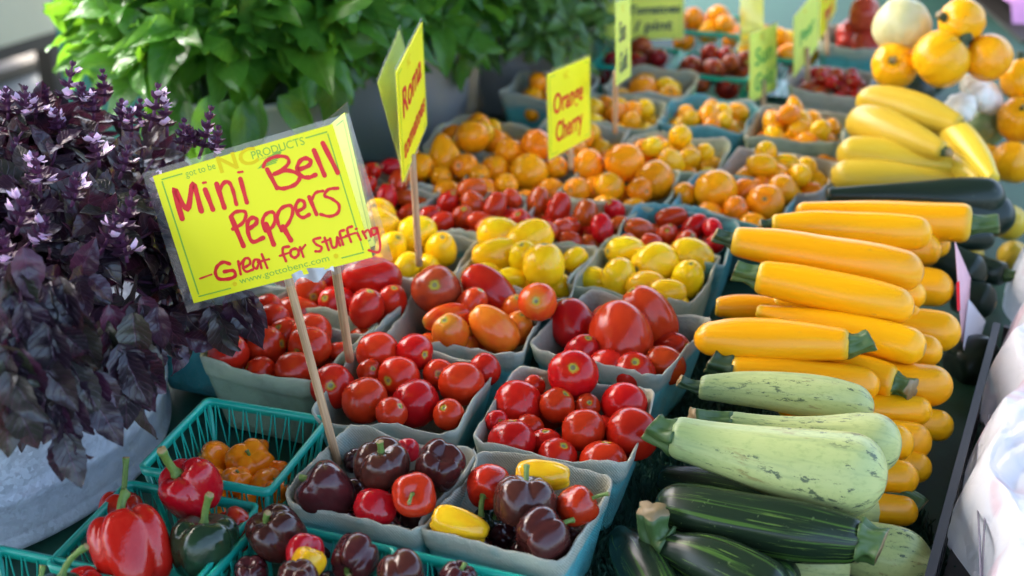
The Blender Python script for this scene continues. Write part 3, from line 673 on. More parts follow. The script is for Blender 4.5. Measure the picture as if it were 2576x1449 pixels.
many('B16', 'round', 'orange', OT, [(1187, 345, 88, (0, .8, -.3)), (1060, 420, 70), (1170, 420, 70), (1030, 395, 60), (1110, 445, 56)])
many('N1', 'chili', 'habanero', 'orange chili pepper', [(545, 1158, 86, (-.8, .3, .3), 1.1), (628, 1168, 108, (.1, .5, .6), 1.0), (640, 1138, 60, (.2, .9, .1), 1.2), (700, 1192, 62, (-.5, .5, .5), 1.1), (598, 1215, 76), (665, 1222, 80), (545, 1205, 66), (700, 1235, 60)], z=.05)

BP, RP, YP2 = 'chocolate brown mini pepper', 'red mini pepper', 'yellow mini pepper'
S_ = lambda L=.7, b=(.25, 0): dict(len=L, bend=b)
F('B1', 'heart', 'brown_pepper', 824, 1238, 142, 'matt brown heart shaped mini pepper', axis=(-.75, .55, .1), ratio=1.05, stem=S_(.35), z=.105)
F('B1', 'mini', 'brown_pepper', 961, 1170, 144, BP, axis=(0, .85, .55), ratio=.84, stem=S_(.45, (.05, .05)), z=.11)
F('B1', 'mini', 'brown_pepper', 1105, 1172, 128, BP, axis=(-.2, -.6, -.8), ratio=1.0, z=.11)
F('B1', 'smooth', 'red_pepper', 943, 1278, 106, RP, axis=(.75, -.5, -.3), ratio=1.05, z=.098)
F('B1', 'smooth', 'red_pepper', 1040, 1247, 116, RP, axis=(0, .25, .95), ratio=.85, stem=S_(.8, (.1, .5)), sr=.07, z=.105)
F('B1', 'smooth', 'red_pepper', 1026, 1132, 60, RP, ratio=1.0, z=.08)
F('B1', 'mini', 'brown_pepper', 893, 1160, 66, BP, ratio=.9, z=.075)
F('B1', 'mini', 'brown_pepper', 1040, 1302, 66, BP, ratio=.9, z=.07)
F('B1', 'mini', 'brown_pepper', 890, 1250, 90, BP, ratio=.9, z=.06)
F('B2', 'smooth', 'red_pepper', 1230, 1222, 112, RP, axis=(-.3, -.45, .8), ratio=1.05, stem=S_(.95, (-.5, -.25)), sr=.12, z=.095)
F('B2', 'long', 'yellow_pepper', 1366, 1197, 78, YP2, axis=(-.97, .05, -.1), ratio=1.8, z=.105, label='yellow block shaped mini pepper lying against the back wall of its basket')
F('B2', 'mini', 'brown_pepper', 1318, 1262, 164, 'largest glossy brown mini pepper', axis=(.1, .95, .05), ratio=.83, stem=S_(.5, (.4, .1)), calyx=True, z=.115, sr=.08)
F('B2', 'smooth', 'red_pepper', 1452, 1274, 106, RP, axis=(.8, .45, .1), ratio=1.0, stem=S_(1.0, (.0, .25)), sr=.09, z=.1)
F('B2', 'long', 'yellow_pepper', 1157, 1322, 86, YP2, axis=(-.9, .32, -.1), ratio=1.75, z=.1, label='yellow mini pepper lying at the front corner of its grey basket')
F('B2', 'mini', 'brown_pepper', 1366, 1352, 150, BP, axis=(.75, .5, -.3), ratio=.85, stem=S_(.7, (.0, .2)), sr=.08, z=.105)
F('B2', 'mini', 'green_pepper', 1228, 1312, 80, 'dark green mini pepper', ratio=.9, z=.055, stem=S_(.4))
F('B2', 'mini', 'brown_pepper', 1440, 1345, 60, BP, ratio=.9, z=.06)
F('B2', 'mini', 'brown_pepper', 1268, 1352, 80, BP, ratio=.9, z=.05)
F('N2', 'bell', 'red_pepper', 330, 1384, 188, 'large glossy red bell pepper', axis=(-.30, .85, -.12), ratio=1.22, stem=S_(.75, (-.35, .1)), z=.09, roll=.6, label='large glossy red bell pepper nearest the metal tub, stem tilted over the rim')
F('N2', 'bell', 'red_pepper', 478, 1232, 156, 'red bell pepper', axis=(-.4, .65, .4), ratio=.95, stem=S_(1.25, (-.3, .1)), z=.085, sr=.13, label='red bell pepper with long thick green stem leaning over orange chilies')
F('N2', 'bell', 'green_pepper', 512, 1378, 176, 'dark green bell pepper', axis=(.05, .9, .1), ratio=.95, stem=S_(1.0, (-.25, .1)), z=.075, sr=.10)
F('N2', 'bell', 'red_pepper', 305, 1290, 110, 'red bell pepper', axis=(.12, .97, 0), ratio=1.0, stem=S_(1.9, (.1, 0)), z=.05, sr=.13, calyx=False, label='half hidden red bell pepper with an upright cut stem against the tub')
F('N2', 'bell', 'red_pepper', 590, 1335, 110, 'red bell pepper', axis=(-.6, .7, .3), ratio=1.0, stem=S_(.7, (-.5, 0)), z=.05, label='dark red bell pepper tucked behind the dark green bell pepper')
F('N3', 'mini', 'brown_pepper', 697, 1342, 146, BP, axis=(-.45, .7, .5), ratio=.92, stem=S_(.35), z=.1)
F('N3', 'mini', 'brown_pepper', 893, 1406, 126, BP, axis=(-.4, -.5, .7), ratio=.9, stem=S_(.3), z=.085)
F('N3', 'smooth', 'red_pepper', 765, 1392, 104, RP, ratio=1.0, z=.075)
F('N3', 'smooth', 'yellow_pepper', 775, 1418, 84, YP2, axis=(.3, .9, 0), ratio=1.0, z=.085)
F('N3', 'mini', 'brown_pepper', 752, 1462, 112, BP, axis=(0, .9, .3), ratio=.9, z=.095)
F('N3', 'mini', 'brown_pepper', 632, 1442, 90, BP, ratio=.9, z=.07)
F('N4', 'mini', 'brown_pepper', 1008, 1448, 124, BP, axis=(-.2, .4, -.8), ratio=.9, z=.09)
F('N4', 'mini', 'brown_pepper', 1150, 1458, 96, BP, axis=(.3, .7, .2), ratio=.9, z=.085, stem=S_(.3))
F('N5', 'bell', 'red_pepper', 208, 1490, 120, 'red bell pepper', axis=(-.2, .9, .2), ratio=1.0, z=.085, label='red bell pepper top showing at the bottom edge of the photo')
F('N5', 'bell', 'green_pepper', 150, 1500, 120, 'green bell pepper', axis=(.1, .95, .0), ratio=1.0, stem=S_(1.6, (-1.0, 0)), z=.07, sr=.13, label='green bell pepper whose curved stem reaches up in the bottom corner')
F('N5', 'bell', 'green_pepper', 85, 1530, 110, 'green bell pepper', axis=(.25, .9, .1), ratio=1.0, stem=S_(1.3, (.3, 0)), z=.07, label='green bell pepper below the bottom corner with short cut stem')

# ---- heaped cherry baskets further back: fruit settled in layers in the basket
def heap(b, kinds, r0, layers, seed):
    B = BASK[b]; rr = random.Random(seed); pts = []
    for li, (zz, reach, n) in enumerate(layers):
        tries = 0; got = 0
        while got < n and tries < 4000:
            tries += 1
            u, v = rr.uniform(-reach, reach), rr.uniform(-reach, reach)
            rad_ = r0 * rr.uniform(.85, 1.15)
            z = zz - .25 * (u * u + v * v) / B['half'] + rr.uniform(-.004, .004)
            if all((u - a) ** 2 + (v - c) ** 2 + (z - e) ** 2 > (.88 * (rad_ + g)) ** 2 for a, c, e, g, _ in pts):
                pts.append((u, v, z, rad_, rr.choice(kinds))); got += 1
    for u, v, z, rad_, (shape, mat, kind, ratio) in pts:
        ca, sa = math.cos(B['yaw']), math.sin(B['yaw'])
        P = B['c'] + Vector((u * ca - v * sa, u * sa + v * ca, z))
        q = P - CAM; d = q.dot(CF); px = 1288 + FPX * q.dot(CR) / d; py = 724.5 - FPX * q.dot(CU) / d
        if px > 2576 or py < -70: continue
        ax = Vector((rr.gauss(0, 1), rr.gauss(0, 1), rr.gauss(0, .6)))
        o = make_fruit(shape, mat, P, rad_, ratio, ax)
        THINGS.append((o, px, py, b, kind, shape, None))
GC = ('round', 'gold', 'golden cherry tomato', .98); GP = ('plum', 'gold', 'golden grape tomato', 1.3); GPe = ('pear', 'gold', 'golden pear tomato', 1.4)
OC = ('round', 'orange', 'orange cherry tomato', .95); YC = ('round', 'yellow', 'yellow cherry tomato', .98); DC = ('round', 'dark_tomato', 'dark red tomato', .95)
RC = ('round', 'grape', 'tiny red cherry tomato', .95); OPe = ('pear', 'orange', 'orange pear tomato', 1.4); RM = ('heirloom', 'heirloom', 'large red heirloom tomato', .78)
L2 = lambda n1, n2, n3=0: [(.070, .053, int(n1 * 1.4)), (.089, .046, int(n2 * 1.7))] + ([(.106, .03, n3 + 1)] if n3 else [])
heap('B20', [GC, OC, YC], .0195, L2(9, 5, 1), 11)
heap('B21', [GC, GC, OC], .0175, L2(9, 4), 12)
heap('B22', [GC, GP, OC, YC], .0165, L2(11, 6, 1), 13)
heap('B23', [GC, GP, OC], .0165, L2(11, 6, 1), 14)
heap('B24', [GC, YC, OC], .0175, L2(9, 5), 15)
heap('B25', [GC, GP, GC], .0155, L2(11, 6), 16)
heap('B26', [GPe, OPe, GP], .0165, L2(9, 6, 1), 17)
heap('B27', [OC, GC], .019, L2(8, 3), 18)
heap('B28', [GC, ('heirloom', 'gold', 'large golden tomato', .75)], .024, L2(5, 2), 19)
heap('B29', [RC], .0115, [(.082, .05, 24), (.096, .035, 8)], 20)
heap('N9', [DC], .019, L2(8, 4), 21)
heap('N8', [DC], .019, L2(6, 2), 22)
heap('N10', [YC, DC, GPe], .019, L2(8, 4), 23)
heap('N11', [OC], .022, L2(6, 3), 24)
heap('B30', [RM], .034, [(.085, .03, 3), (.13, .01, 1)], 25)

# ---- settle the traced fruit: keep each on its sight line, push apart along it, keep inside the basket walls
for f in FR:
    z = f['z'] if f['z'] is not None else .087
    f['P'] = at(f['px'], f['py'], z)
for b in {f['b'] for f in FR}:
    B = BASK[b]; L = [f for f in FR if f['b'] == b]
    for f in L:
        f['t'] = depth(f['P']); f['t0'] = f['t']
    def pos(f): return along(f['px'], f['py'], f['t'])
    for it in range(60):
        for i, f in enumerate(L):
            for g in L[i + 1:]:
                rf, rg = f['d'] * f['t'] / FPX / 2 * (1 + .5 * (f['ratio'] - 1)), g['d'] * g['t'] / FPX / 2 * (1 + .5 * (g['ratio'] - 1))
                D = (pos(f) - pos(g)).length; mn = .95 * (rf + rg)
                if D < mn:
                    # nearer: the one lower in the picture or larger
                    s = 1 if (f['py'] + f['d'] * .25) > (g['py'] + g['d'] * .25) else -1
                    k = (mn - D) * .35
                    f['t'] -= s * k; g['t'] += s * k
        for f in L:
            p = pos(f); r = f['d'] * f['t'] / FPX / 2
            q = p - B['c']; ca, sa = math.cos(B['yaw']), math.sin(B['yaw'])
            lx, ly = q.x * ca + q.y * sa, -q.x * sa + q.y * ca
            zf = max(0, min(1, q.z / BH)); lim = B['half'] * (.76 + .24 * zf) - .003 - r * (.97 if q.z < BH + .25 * r else max(.0, .97 - (q.z - BH - .25 * r) / r))
            if ly < -lim: f['t'] += min(.006, (-lim - ly) * .5)
            elif ly > lim and p.z < BH + r: f['t'] -= min(.006, (ly - lim) * .5)
            f['t'] += (f['t0'] - f['t']) * .03
    for f in L: f['P'] = pos(f)
FILL = {'B3': ('round', 'red_tomato', RT, .019, 9), 'B4': ('round', 'red_tomato', RT, .020, 9), 'B5': ('round', 'red_tomato', RT, .021, 9), 'B6': ('plum', 'roma', PT, .020, 7), 'B7': ('plum', 'orange_red', 'orange red plum tomato', .018, 8),
        'B10': ('plum', 'roma', DP, .020, 7), 'B8': ('plum', 'yellow', YP, .018, 9), 'B12': ('plum', 'yellow', YP, .018, 9), 'B11': ('plum', 'yellow', YP, .018, 9), 'B14': ('plum', 'grape', GT, .014, 14), 'B15': ('plum', 'grape', GT, .014, 14),
        'B9': ('plum', 'grape', GT, .014, 14), 'B13': ('plum', 'grape', GT, .014, 12), 'B16': ('round', 'orange', OT, .02, 9), 'B17': ('round', 'orange', OT, .021, 8), 'B18': ('round', 'orange', OT, .021, 8), 'B19': ('round', 'orange', OT, .021, 8),
        'N3': ('mini', 'brown_pepper', BP, .024, 8), 'N4': ('mini', 'brown_pepper', BP, .024, 8), 'B1': ('mini', 'brown_pepper', BP, .022, 4), 'B2': ('mini', 'brown_pepper', BP, .022, 4), 'N1': ('chili', 'habanero', 'orange chili pepper', .02, 5)}
rf_ = random.Random(99)
for b, (shape, mat, kind, r0, n_) in FILL.items():
    B = BASK[b]; L = [f for f in FR if f['b'] == b]; got = 0
    for _ in range(900):
        if got >= n_: break
        h_ = B['half'] - .012 - r0 * .8; u, v = rf_.uniform(-h_, h_), rf_.uniform(-h_, h_); ca, sa = math.cos(B['yaw']), math.sin(B['yaw'])
        P = B['c'] + Vector((u * ca - v * sa, u * sa + v * ca, rf_.uniform(.062, .080) if b[0] == 'B' and shape != 'mini' else rf_.uniform(.030, .055)))
        r = r0 * rf_.uniform(.9, 1.12); t_ = depth(P); q = P - CAM
        if any((P - f['P']).length < .86 * (r * 1.05 + f['d'] * depth(f['P']) / FPX / 2) for f in L): continue
        f = dict(b=b, shape=shape, mat=mat, px=1288 + FPX * q.dot(CR) / t_, py=724.5 - FPX * q.dot(CU) / t_, d=2 * r * FPX / t_, kind=kind, axis=Vector((rf_.gauss(0, 1), rf_.gauss(0, 1), rf_.gauss(.3, .7))).normalized(),
                 ratio={'round': .93, 'plum': 1.25, 'mini': .88, 'chili': 1.0}[shape], z=None, stem=None, calyx=True, label=None, roll=None, sr=.1, P=P)
        FR.append(f); L.append(f); got += 1
for f in FR:
    r = f['d'] * depth(f['P']) / FPX / 2
    o = make_fruit(f['shape'], f['mat'], f['P'], r, f['ratio'], f['axis'], f['stem'], f['roll'], f['calyx'], f['sr'])
    THINGS.append((o, f['px'], f['py'], f['b'], f['kind'], f['shape'], f['label']))

# ---- labels that single each fruit out by its place in its basket
ORD = ['first', 'second', 'third', 'fourth', 'fifth', 'sixth', 'seventh', 'eighth', 'ninth', 'tenth', 'eleventh', 'twelfth', 'thirteenth', 'fourteenth', 'fifteenth']
fam = {}
for T in THINGS: fam.setdefault((T[3], T[4]), []).append(T)
for (b, kind), L in fam.items():
    ph = BASK[b]['phrase']; n = len(L)
    rows = 1 if n <= 3 else 2 if n <= 8 else 3 if n <= 18 else 4
    L = sorted(L, key=lambda T: T[2]); per = math.ceil(n / rows)
    names = {1: [''], 2: ['back', 'front'], 3: ['back', 'middle', 'front'], 4: ['rearmost', 'back', 'middle', 'front']}[rows]
    for k in range(rows):
        row = sorted(L[k * per:(k + 1) * per], key=lambda T: T[1])
        for i, T in enumerate(row):
            o = T[0]
            if T[6]: lab = T[6]
            elif n == 1: lab = f'{kind} in the {ph}'
            else:
                rw = f'in {names[k]} row of {ph}' if names[k] else f'in the {ph}'
                if len(row) == 1: lab = f'{kind} {rw}'
                elif i == 0: lab = f'leftmost {kind} {rw}'
                elif i == len(row) - 1: lab = f'rightmost {kind} {rw}'
                else: lab = f'{ORD[i]} {kind} from left {rw}'
            tag(o, lab, CATS[T[5]], f'{kind}s')

# ------------------------------------------------------------------ zucchini and long squash
def zuc(name, cat, a, b, prof, mat, label, group, bow=0.0, stem_at=None, stem_len=.03, stem_r=None, stem_dir=None, n=36, seg=28, stem_mat='stem_zuc', sag=0.0):
    """body from stem end a to blossom end b (world points); prof(t)->radius; bow bends it sideways/upwards"""
    a, b = Vector(a), Vector(b); mid = (a + b) / 2; ax = (b - a); L = ax.length; ax.normalize()
    side = Vector((0, 0, 1)) - ax * ax.z; side.normalize()
    horiz = ax.cross(side)
    rr = random.Random(hash(label) % 1000 if False else sum(map(ord, label))); ph = rr.uniform(0, 6.28)
    mb = MB(); V = []; CY = []
    bow += rr.uniform(-.004, .004); sag += rr.uniform(-.002, .003); rib = {'z_pale': .028, 'z_dark': .026, 'z_gold': .014}.get(mat, .012)
    e1x = min(.32, max(.06, prof(.92) / L * .95)); e0x = min(.12, prof(.05) / L * .5)
    ts = [0.5 - 0.5 * math.cos(math.pi * (.02 + .96 * i / (n - 1))) for i in range(n)]
    C = []
    for tt in ts:
        c = a + ax * (L * tt) + horiz * (bow * 4 * tt * (1 - tt)) + side * (sag * 4 * tt * (1 - tt)); C.append(c)
        r = prof(tt)
        # round the ends
        e0, e1 = e0x, e1x
        if tt < e0: r *= .72 + .28 * math.sqrt(max(0, 1 - ((e0 - tt) / e0) ** 2))
        if tt > 1 - e1: r *= math.sqrt(max(0.012, 1 - ((tt - 1 + e1) / e1) ** 2))
        for k in range(seg):
            an = 2 * math.pi * k / seg
            r2 = r * (1 + rib * math.cos(5 * an + ph + .5 * tt) + .6 * rib * math.cos(10 * an + ph) + .022 * math.sin(2 * an + tt * 5 + ph) + .022 * math.sin(tt * 9 + ph) * (1 + .6 * math.cos(an - ph)))
            V.append(c - mid + (side * math.cos(an) + horiz * math.sin(an)) * r2)
            CY.append((math.cos(an), math.sin(an), tt))
    f = grid_faces(seg, n, True); f += [list(range(seg))[::-1], list(range((n - 1) * seg, n * seg))]
    mb.add([list(v) for v in V], f, at={'cyl': np.array(CY)})
    o = mb.build(name, MAT[mat]); o.location = mid
    tag(o, label, cat, group)
    stem_len *= .78
    if stem_len > 0:
        r = (stem_r * .72) if stem_r else prof(.03) * .46
        d = Vector(stem_dir).normalized() if stem_dir is not None else (-ax + side * rr.uniform(-.1, .3) + horiz * rr.uniform(-.25, .25)).normalized()
        s0 = a - mid + ax * (.012 * L)
        ms = MB(); ps = bez(s0, s0 - ax * stem_len * .5, s0 + d * stem_len, 9)
        tube(ms, ps, [r * k for k in (1.22, 1.2, 1.06, .98, .93, .92, .95, 1.0, 1.02)], 40, star=lambda an, tt: .9 + .34 * abs(math.cos(2.5 * an + .5 * tt)) ** 1.5 - .08 + .05 * math.cos(11 * an + 2 + 5 * tt) + .07 * math.sin(7 * tt + 3 * an + ph))
        ms.build('stem', MAT[stem_mat], o)
    return o
def zpx(p0, p1, z0, z1, dias, mat, label, group, name='zucchini', cat='zucchini', fat=1.16, **k):
    """traced axis ends (px) at heights z0, z1; dias: diameters in px along the axis"""
    a, b = at(*p0, z0), at(*p1, z1)
    da, db = depth(a), depth(b); m = len(dias)
    def prof(t):
        x = t * (m - 1); i = min(m - 2, int(x)); u = x - i; p0, p1, p2, p3 = dias[max(i - 1, 0)], dias[i], dias[i + 1], dias[min(i + 2, m - 1)]
        return fat * .5 * (2 * p1 + (p2 - p0) * u + (2 * p0 - 5 * p1 + 4 * p2 - p3) * u * u + (3 * p1 - p0 - 3 * p2 + p3) * u ** 3) * (da + (db - da) * t) / FPX / 2
    return zuc(name, cat, a, b, prof, mat, label, group, **k)
GG = 'golden zucchini stacked in the heap'
zpx((2440, 562), (2000, 528), .135, .135, [88, 84, 74, 56, 36], 'z_gold', 'uppermost golden zucchini, its thick dark stem pointing at the black zucchini', GG, stem_len=.045, stem_r=.014)
zpx((1940, 566), (2345, 588), .145, .14, [46, 72, 80, 80, 70], 'z_gold', 'golden zucchini lying second from the back, blossom end rounded, no stem visible', GG, stem_len=.02, stem_mat='stem_dark')
zpx((1843, 606), (2324, 692), .165, .15, [62, 86, 92, 100, 88], 'z_gold', 'longest golden zucchini on top of the heap, stem end over red grape tomatoes', GG, stem_len=.03, stem_mat='stem_dark', bow=.004)
zpx((1905, 696), (2300, 780), .15, .135, [72, 86, 90, 92, 80], 'z_gold', 'golden zucchini just below the longest one, short green stem toward yellow tomatoes', GG, stem_len=.035, stem_r=.014)
zpx((1905, 782), (2330, 880), .115, .11, [30, 56, 76, 84, 76], 'z_gold', 'golden zucchini behind the one with a green stem lying across, tan end scar showing', GG, stem_len=.0)
zpx((1800, 772), (2010, 786), .09, .09, [40, 54, 56, 50, 40], 'z_gold', 'shaded golden zucchini deep in the heap above the plum tomato basket', GG, stem_len=0)
zpx((2135, 868), (1745, 852), .125, .115, [72, 88, 96, 90, 64], 'z_gold', 'golden zucchini with dark green stem lying in the middle of the heap front', GG, stem_len=.032, stem_r=.014)
zpx((1838, 928), (2214, 972), .095, .088, [66, 80, 84, 84, 66], 'z_gold', 'lowest front golden zucchini with dark cap, resting on the pale zucchini', GG, stem_len=.03, stem_mat='stem_dark', stem_r=.016)
zpx((2250, 965), (1980, 895), .085, .09, [76, 82, 80, 70, 50], 'z_gold', 'golden zucchini with a wrinkled green stem facing the black crate', GG, stem_len=.026, stem_r=.014, stem_dir=cdir(.75, -.25, .6))
# ends of the ones stacked below, pointing right
tips = [((2368, 632), .11, 84), ((2392, 618), .095, 62), ((2330, 745), .10, 68), ((2325, 805), .095, 60), ((2400, 730), .09, 84), ((2418, 838), .085, 92), ((2372, 888), .085, 74), ((2398, 975), .07, 96),
        ((2345, 1035), .06, 70), ((2300, 1120), .06, 82), ((2345, 1115), .045, 84), ((2312, 1205), .045, 78), ((2400, 1075), .04, 70), ((2345, 1180), .03, 70), ((2310, 1290), .03, 70)]
ws = ['highest', 'second', 'third', 'fourth', 'fifth', 'sixth', 'seventh', 'eighth', 'ninth', 'tenth', 'eleventh', 'twelfth', 'thirteenth', 'fourteenth', 'lowest']
for i, (p, z, d) in enumerate(tips):
    l = 330 + (i * 37) % 60
    zpx((p[0] - l, p[1] - 18 - (i * 13) % 20), p, z, z, [d * .8, d, d, d, d * .92], 'z_gold', f'golden zucchini end poking out of the heap, {ws[i]} of fifteen from the top', 'golden zucchini ends at the heap side', stem_len=0)

PG = 'pale green zucchini'
zpx((1760, 975), (2200, 1030), .098, .095, [52, 76, 90, 98, 86], 'z_pale', 'pale green zucchini lying right against the lowest golden zucchini', PG, stem_len=.03, stem_mat='stem_dark', sag=.004)
zpx((1835, 1062), (2268, 1128), .100, .092, [48, 66, 96, 138, 146], 'z_pale', 'pale green zucchini with a thin neck and bulging end, middle of the three', PG, stem_len=.05, stem_r=.011, stem_dir=cdir(-.9, .15, .1))
zpx((1690, 1098), (2232, 1212), .115, .10, [92, 118, 152, 184, 196], 'z_pale', 'biggest pale green zucchini, mottled with dark streaks, lying across the front', PG, stem_len=.03, stem_r=.018, bow=.004)
zpx((1900, 1240), (2222, 1290), .035, .03, [70, 90, 100, 110, 96], 'z_pale', 'pale green zucchini squeezed under the biggest pale one', PG, stem_len=0)
zpx((2225, 1232), (2000, 1200), .035, .035, [60, 80, 80, 70, 60], 'z_pale', 'pale zucchini whose twisted sage green stem sticks out to the crate', PG, stem_len=.05, stem_r=.012, stem_dir=cdir(.85, -.4, .3))
zpx((2050, 1350), (2352, 1425), .025, .02, [80, 110, 130, 130, 80], 'z_pale', 'pale green zucchini in the bottom corner beside the black crate', PG, stem_len=0)
zpx((1900, 1400), (2140, 1440), .03, .03, [80, 90, 100, 100, 90], 'z_pale', 'pale zucchini peeking out below the dark striped zucchini', PG, stem_len=0)
DG = 'dark striped zucchini'
zpx((2165, 1360), (1650, 1262), .075, .07, [98, 126, 134, 124, 90], 'z_dark', 'large dark green striped zucchini under the biggest pale one, stem facing the crate', DG, stem_len=.026, stem_r=.021, stem_dir=cdir(.9, -.25, .35), bow=-.008)
zpx((1675, 1372), (1990, 1520), .06, .05, [72, 110, 130, 134, 110], 'z_dark', 'dark striped zucchini with a thick ribbed stem standing up', DG, stem_len=.045, stem_r=.018, stem_dir=cdir(-.35, .85, .15))
zpx((1560, 1345), (1680, 1560), .04, .04, [60, 100, 120, 120, 100], 'z_dark', 'dark zucchini at the bottom beside the pepper basket', DG, stem_len=0)
zpx((1760, 1365), (2010, 1475), .035, .03, [60, 86, 96, 96, 80], 'z_dark', 'dark striped zucchini wedged between the two other striped ones', DG, stem_len=0)
zpx((1660, 1205), (1960, 1262), .03, .03, [60, 86, 96, 96, 84], 'z_dark', 'dark zucchini deep in shade under the biggest pale one', DG, stem_len=0)
SG = 'yellow straightneck squash'
kw = dict(name='straightneck_squash', cat='squash', stem_mat='stem_dark', fat=1.3)
zpx((2415, 318), (2158, 250), .155, .155, [44, 62, 72, 72, 56], 'z_straight', 'rearmost yellow straightneck squash, below the white pattypan', SG, stem_len=.012, bow=.008, **kw)
zpx((2375, 382), (2140, 300), .145, .14, [36, 60, 76, 80, 62], 'z_straight', 'second yellow straightneck squash from the back, rounded end by tomatoes', SG, stem_len=.015, **kw)
zpx((2425, 422), (2105, 382), .12, .12, [34, 54, 70, 74, 60], 'z_straight', 'third yellow straightneck squash from the back, narrow neck outward', SG, stem_len=.012, bow=.006, **kw)
zpx((2430, 462), (2088, 440), .10, .10, [34, 56, 72, 74, 56], 'z_straight', 'front yellow straightneck squash resting on the black zucchini', SG, stem_len=0, **kw)
zpx((2500, 452), (2370, 310), .13, .14, [26, 48, 62, 66, 50], 'z_straight', 'yellow straightneck squash hanging steeply down the outer side', SG, stem_len=0, **kw)
zpx((2470, 455), (2360, 375), .12, .12, [30, 50, 56, 56, 40], 'z_straight', 'short yellow straightneck squash crossing the neck of another', SG, stem_len=0, **kw)
KG = 'black green zucchini'
zpx((2080, 492), (2528, 498), .115, .115, [34, 50, 70, 88, 84], 'z_black', 'black green zucchini lying between the yellow squash and golden zucchini', KG, stem_len=0)
zpx((2330, 540), (2548, 540), .10, .09, [50, 70, 80, 88, 80], 'z_black', 'black green zucchini with round end behind the golden stem', KG, stem_len=0)
zpx((2350, 590), (2500, 605), .08, .07, [60, 64, 60, 56, 46], 'z_black', 'black zucchini just under the thick golden zucchini stem', KG, stem_len=0)
zpx((2340, 650), (2482, 700), .06, .05, [80, 90, 90, 86, 74], 'z_black', 'black zucchini behind the folded pink price card', KG, stem_len=0)
zpx((2400, 740), (2505, 768), .03, .03, [70, 80, 80, 80, 70], 'z_black', 'black zucchini to the right of the pink price card', KG, stem_len=0)
zpx((2530, 690), (2420, 660), .045, .045, [50, 60, 60, 60, 50], 'z_black', 'dark zucchini with green stem next to the white bag', KG, stem_len=.03)
zpx((2395, 930), (2510, 900), .005, .01, [90, 110, 120, 116, 96], 'z_black', 'big black zucchini low in the crate below the price card', KG, stem_len=0)

# round squash heap at the far right
def squash(px, py, d, z, mat, label, axis, shape='squash', ratio=.95, stem=True, group='round squash in the far heap', sr=.18):
    P = at(px, py, z); r = d * depth(P) / FPX / 2
    _cnt[0] += 1
    o = link(NAMES[shape], unit(shape, mat, _cnt[0] % 3)); place(o, P, cdir(*axis), r, ratio, R.uniform(0, 6))
    tag(o, label, 'squash', group)
    if stem:
        mb = MB(); tube(mb, bez((0, 0, .8), (0, 0, 1.05), (.1, .05, 1.3), 8), [sr * k for k in (1.9, 1.4, 1.05, .95, .9, .9, .95, 1)], 20, star=lambda a, t: 1 + .2 * math.cos(5 * a))
        mb.build('stem', MAT['stem_dark'], o)
squash(2268, 66, 142, .24, 'cream', 'smooth cream coloured round squash on top of the heap', (.2, .9, -.3), stem=False)
squash(2420, 54, 116, .26, 'squash', 'topmost orange round squash beside the cream one, stem pointing at it', (-.85, .1, .3))
squash(2368, 148, 142, .215, 'squash', 'largest orange round squash in the middle of the heap', (.65, .55, .3))
squash(2486, 146, 120, .215, 'squash', 'glossy orange round squash at the right of the largest one', (-.6, .7, -.2))
squash(2251, 166, 118, .19, 'squash', 'orange round squash below the cream one, green stem scar facing forward', (-.35, .1, .9), sr=.14)
squash(2570, 200, 110, .17, 'squash', 'orange round squash cut by the photo edge, dark stem upright', (-.1, .95, 0))
squash(2570, 300, 120, .13, 'squash', 'orange round squash below the upright stemmed one at the edge', (-.3, .4, .85), sr=.08)
squash(2548, 408, 110, .09, 'squash', 'lowest orange round squash at the photo edge', (.2, .9, 0), stem=False)
squash(2480, 405, 90, .07, 'squash', 'shaded orange round squash behind the green stems', (.2, .9, 0), stem=False)
squash(2470, 236, 128, .15, 'white_squash', 'white scalloped pattypan squash lying on the heap', (.5, .6, .5), 'patty', .55, False, 'white pattypan squash')
squash(2412, 276, 96, .14, 'white_squash', 'smaller white pattypan squash below the other white one', (-.6, .4, .5), 'patty', .6, False, 'white pattypan squash')
squash(2300, 225, 110, .10, 'z_black', 'dark green round squash in shade under the orange ones', (.2, .9, .2), stem=False)
squash(2480, 320, 100, .10, 'z_pale', 'pale green round squash with ribbed stem between white and orange', (.6, .3, .7), sr=.3)
squash(2330, 190, 110, .10, 'z_black', 'dark round squash deepest under the largest orange one', (.2, .9, .2), stem=False)
squash(2540, 560, 90, .04, 'z_straight', 'yellow round squash behind the black zucchini by the edge', (.3, .6, .5), stem=False)
squash(2550, 645, 80, .03, 'z_straight', 'yellow round squash just above the white bag', (.3, .6, .5), stem=False)
squash(2440, 645, 70, .02, 'z_straight', 'small yellow squash glimpsed between the black zucchini', (.3, .6, .5), stem=False)

# ------------------------------------------------------------------ crate and bag on the right
c0, c1 = at(2305, 1500, .055), at(2462, 930, .055)
ax = (c1 - c0); L = ax.length; ax.normalize(); nx = Vector((ax.y, -ax.x, 0))
cr = empty('produce_crate', (c0 + c1) / 2 - Vector((0, 0, .0535))); cr.rotation_euler.z = math.atan2(ax.y, ax.x)
tag(cr, 'black plastic produce crate with slotted side along the squash heap', 'crate')
mb = MB(); L2_ = L * .5 + .12
box(mb, (0, -.006, .0515), (L2_, .004, .003)); box(mb, (0, -.006, .005), (L2_, .004, .004))
box(mb, (0, -.29, .0515), (L2_, .007, .003)); box(mb, (0, -.29, .005), (L2_, .004, .004))
for k in range(26):
    x = -L2_ + 2 * L2_ * (k + .5) / 26; box(mb, (x, -.006, .0285), (.0045, .003, .0195)); box(mb, (x, -.29, .0285), (.0045, .003, .0195))
mb.build('slotted_wall', MAT['black_plastic'], cr, False)
for s in (-1, 1):
    mb = MB(); box(mb, (s * (L2_ - .004), -.148, .03), (.004, .134, .024)); mb.build('end_wall', MAT['black_plastic'], cr, False)
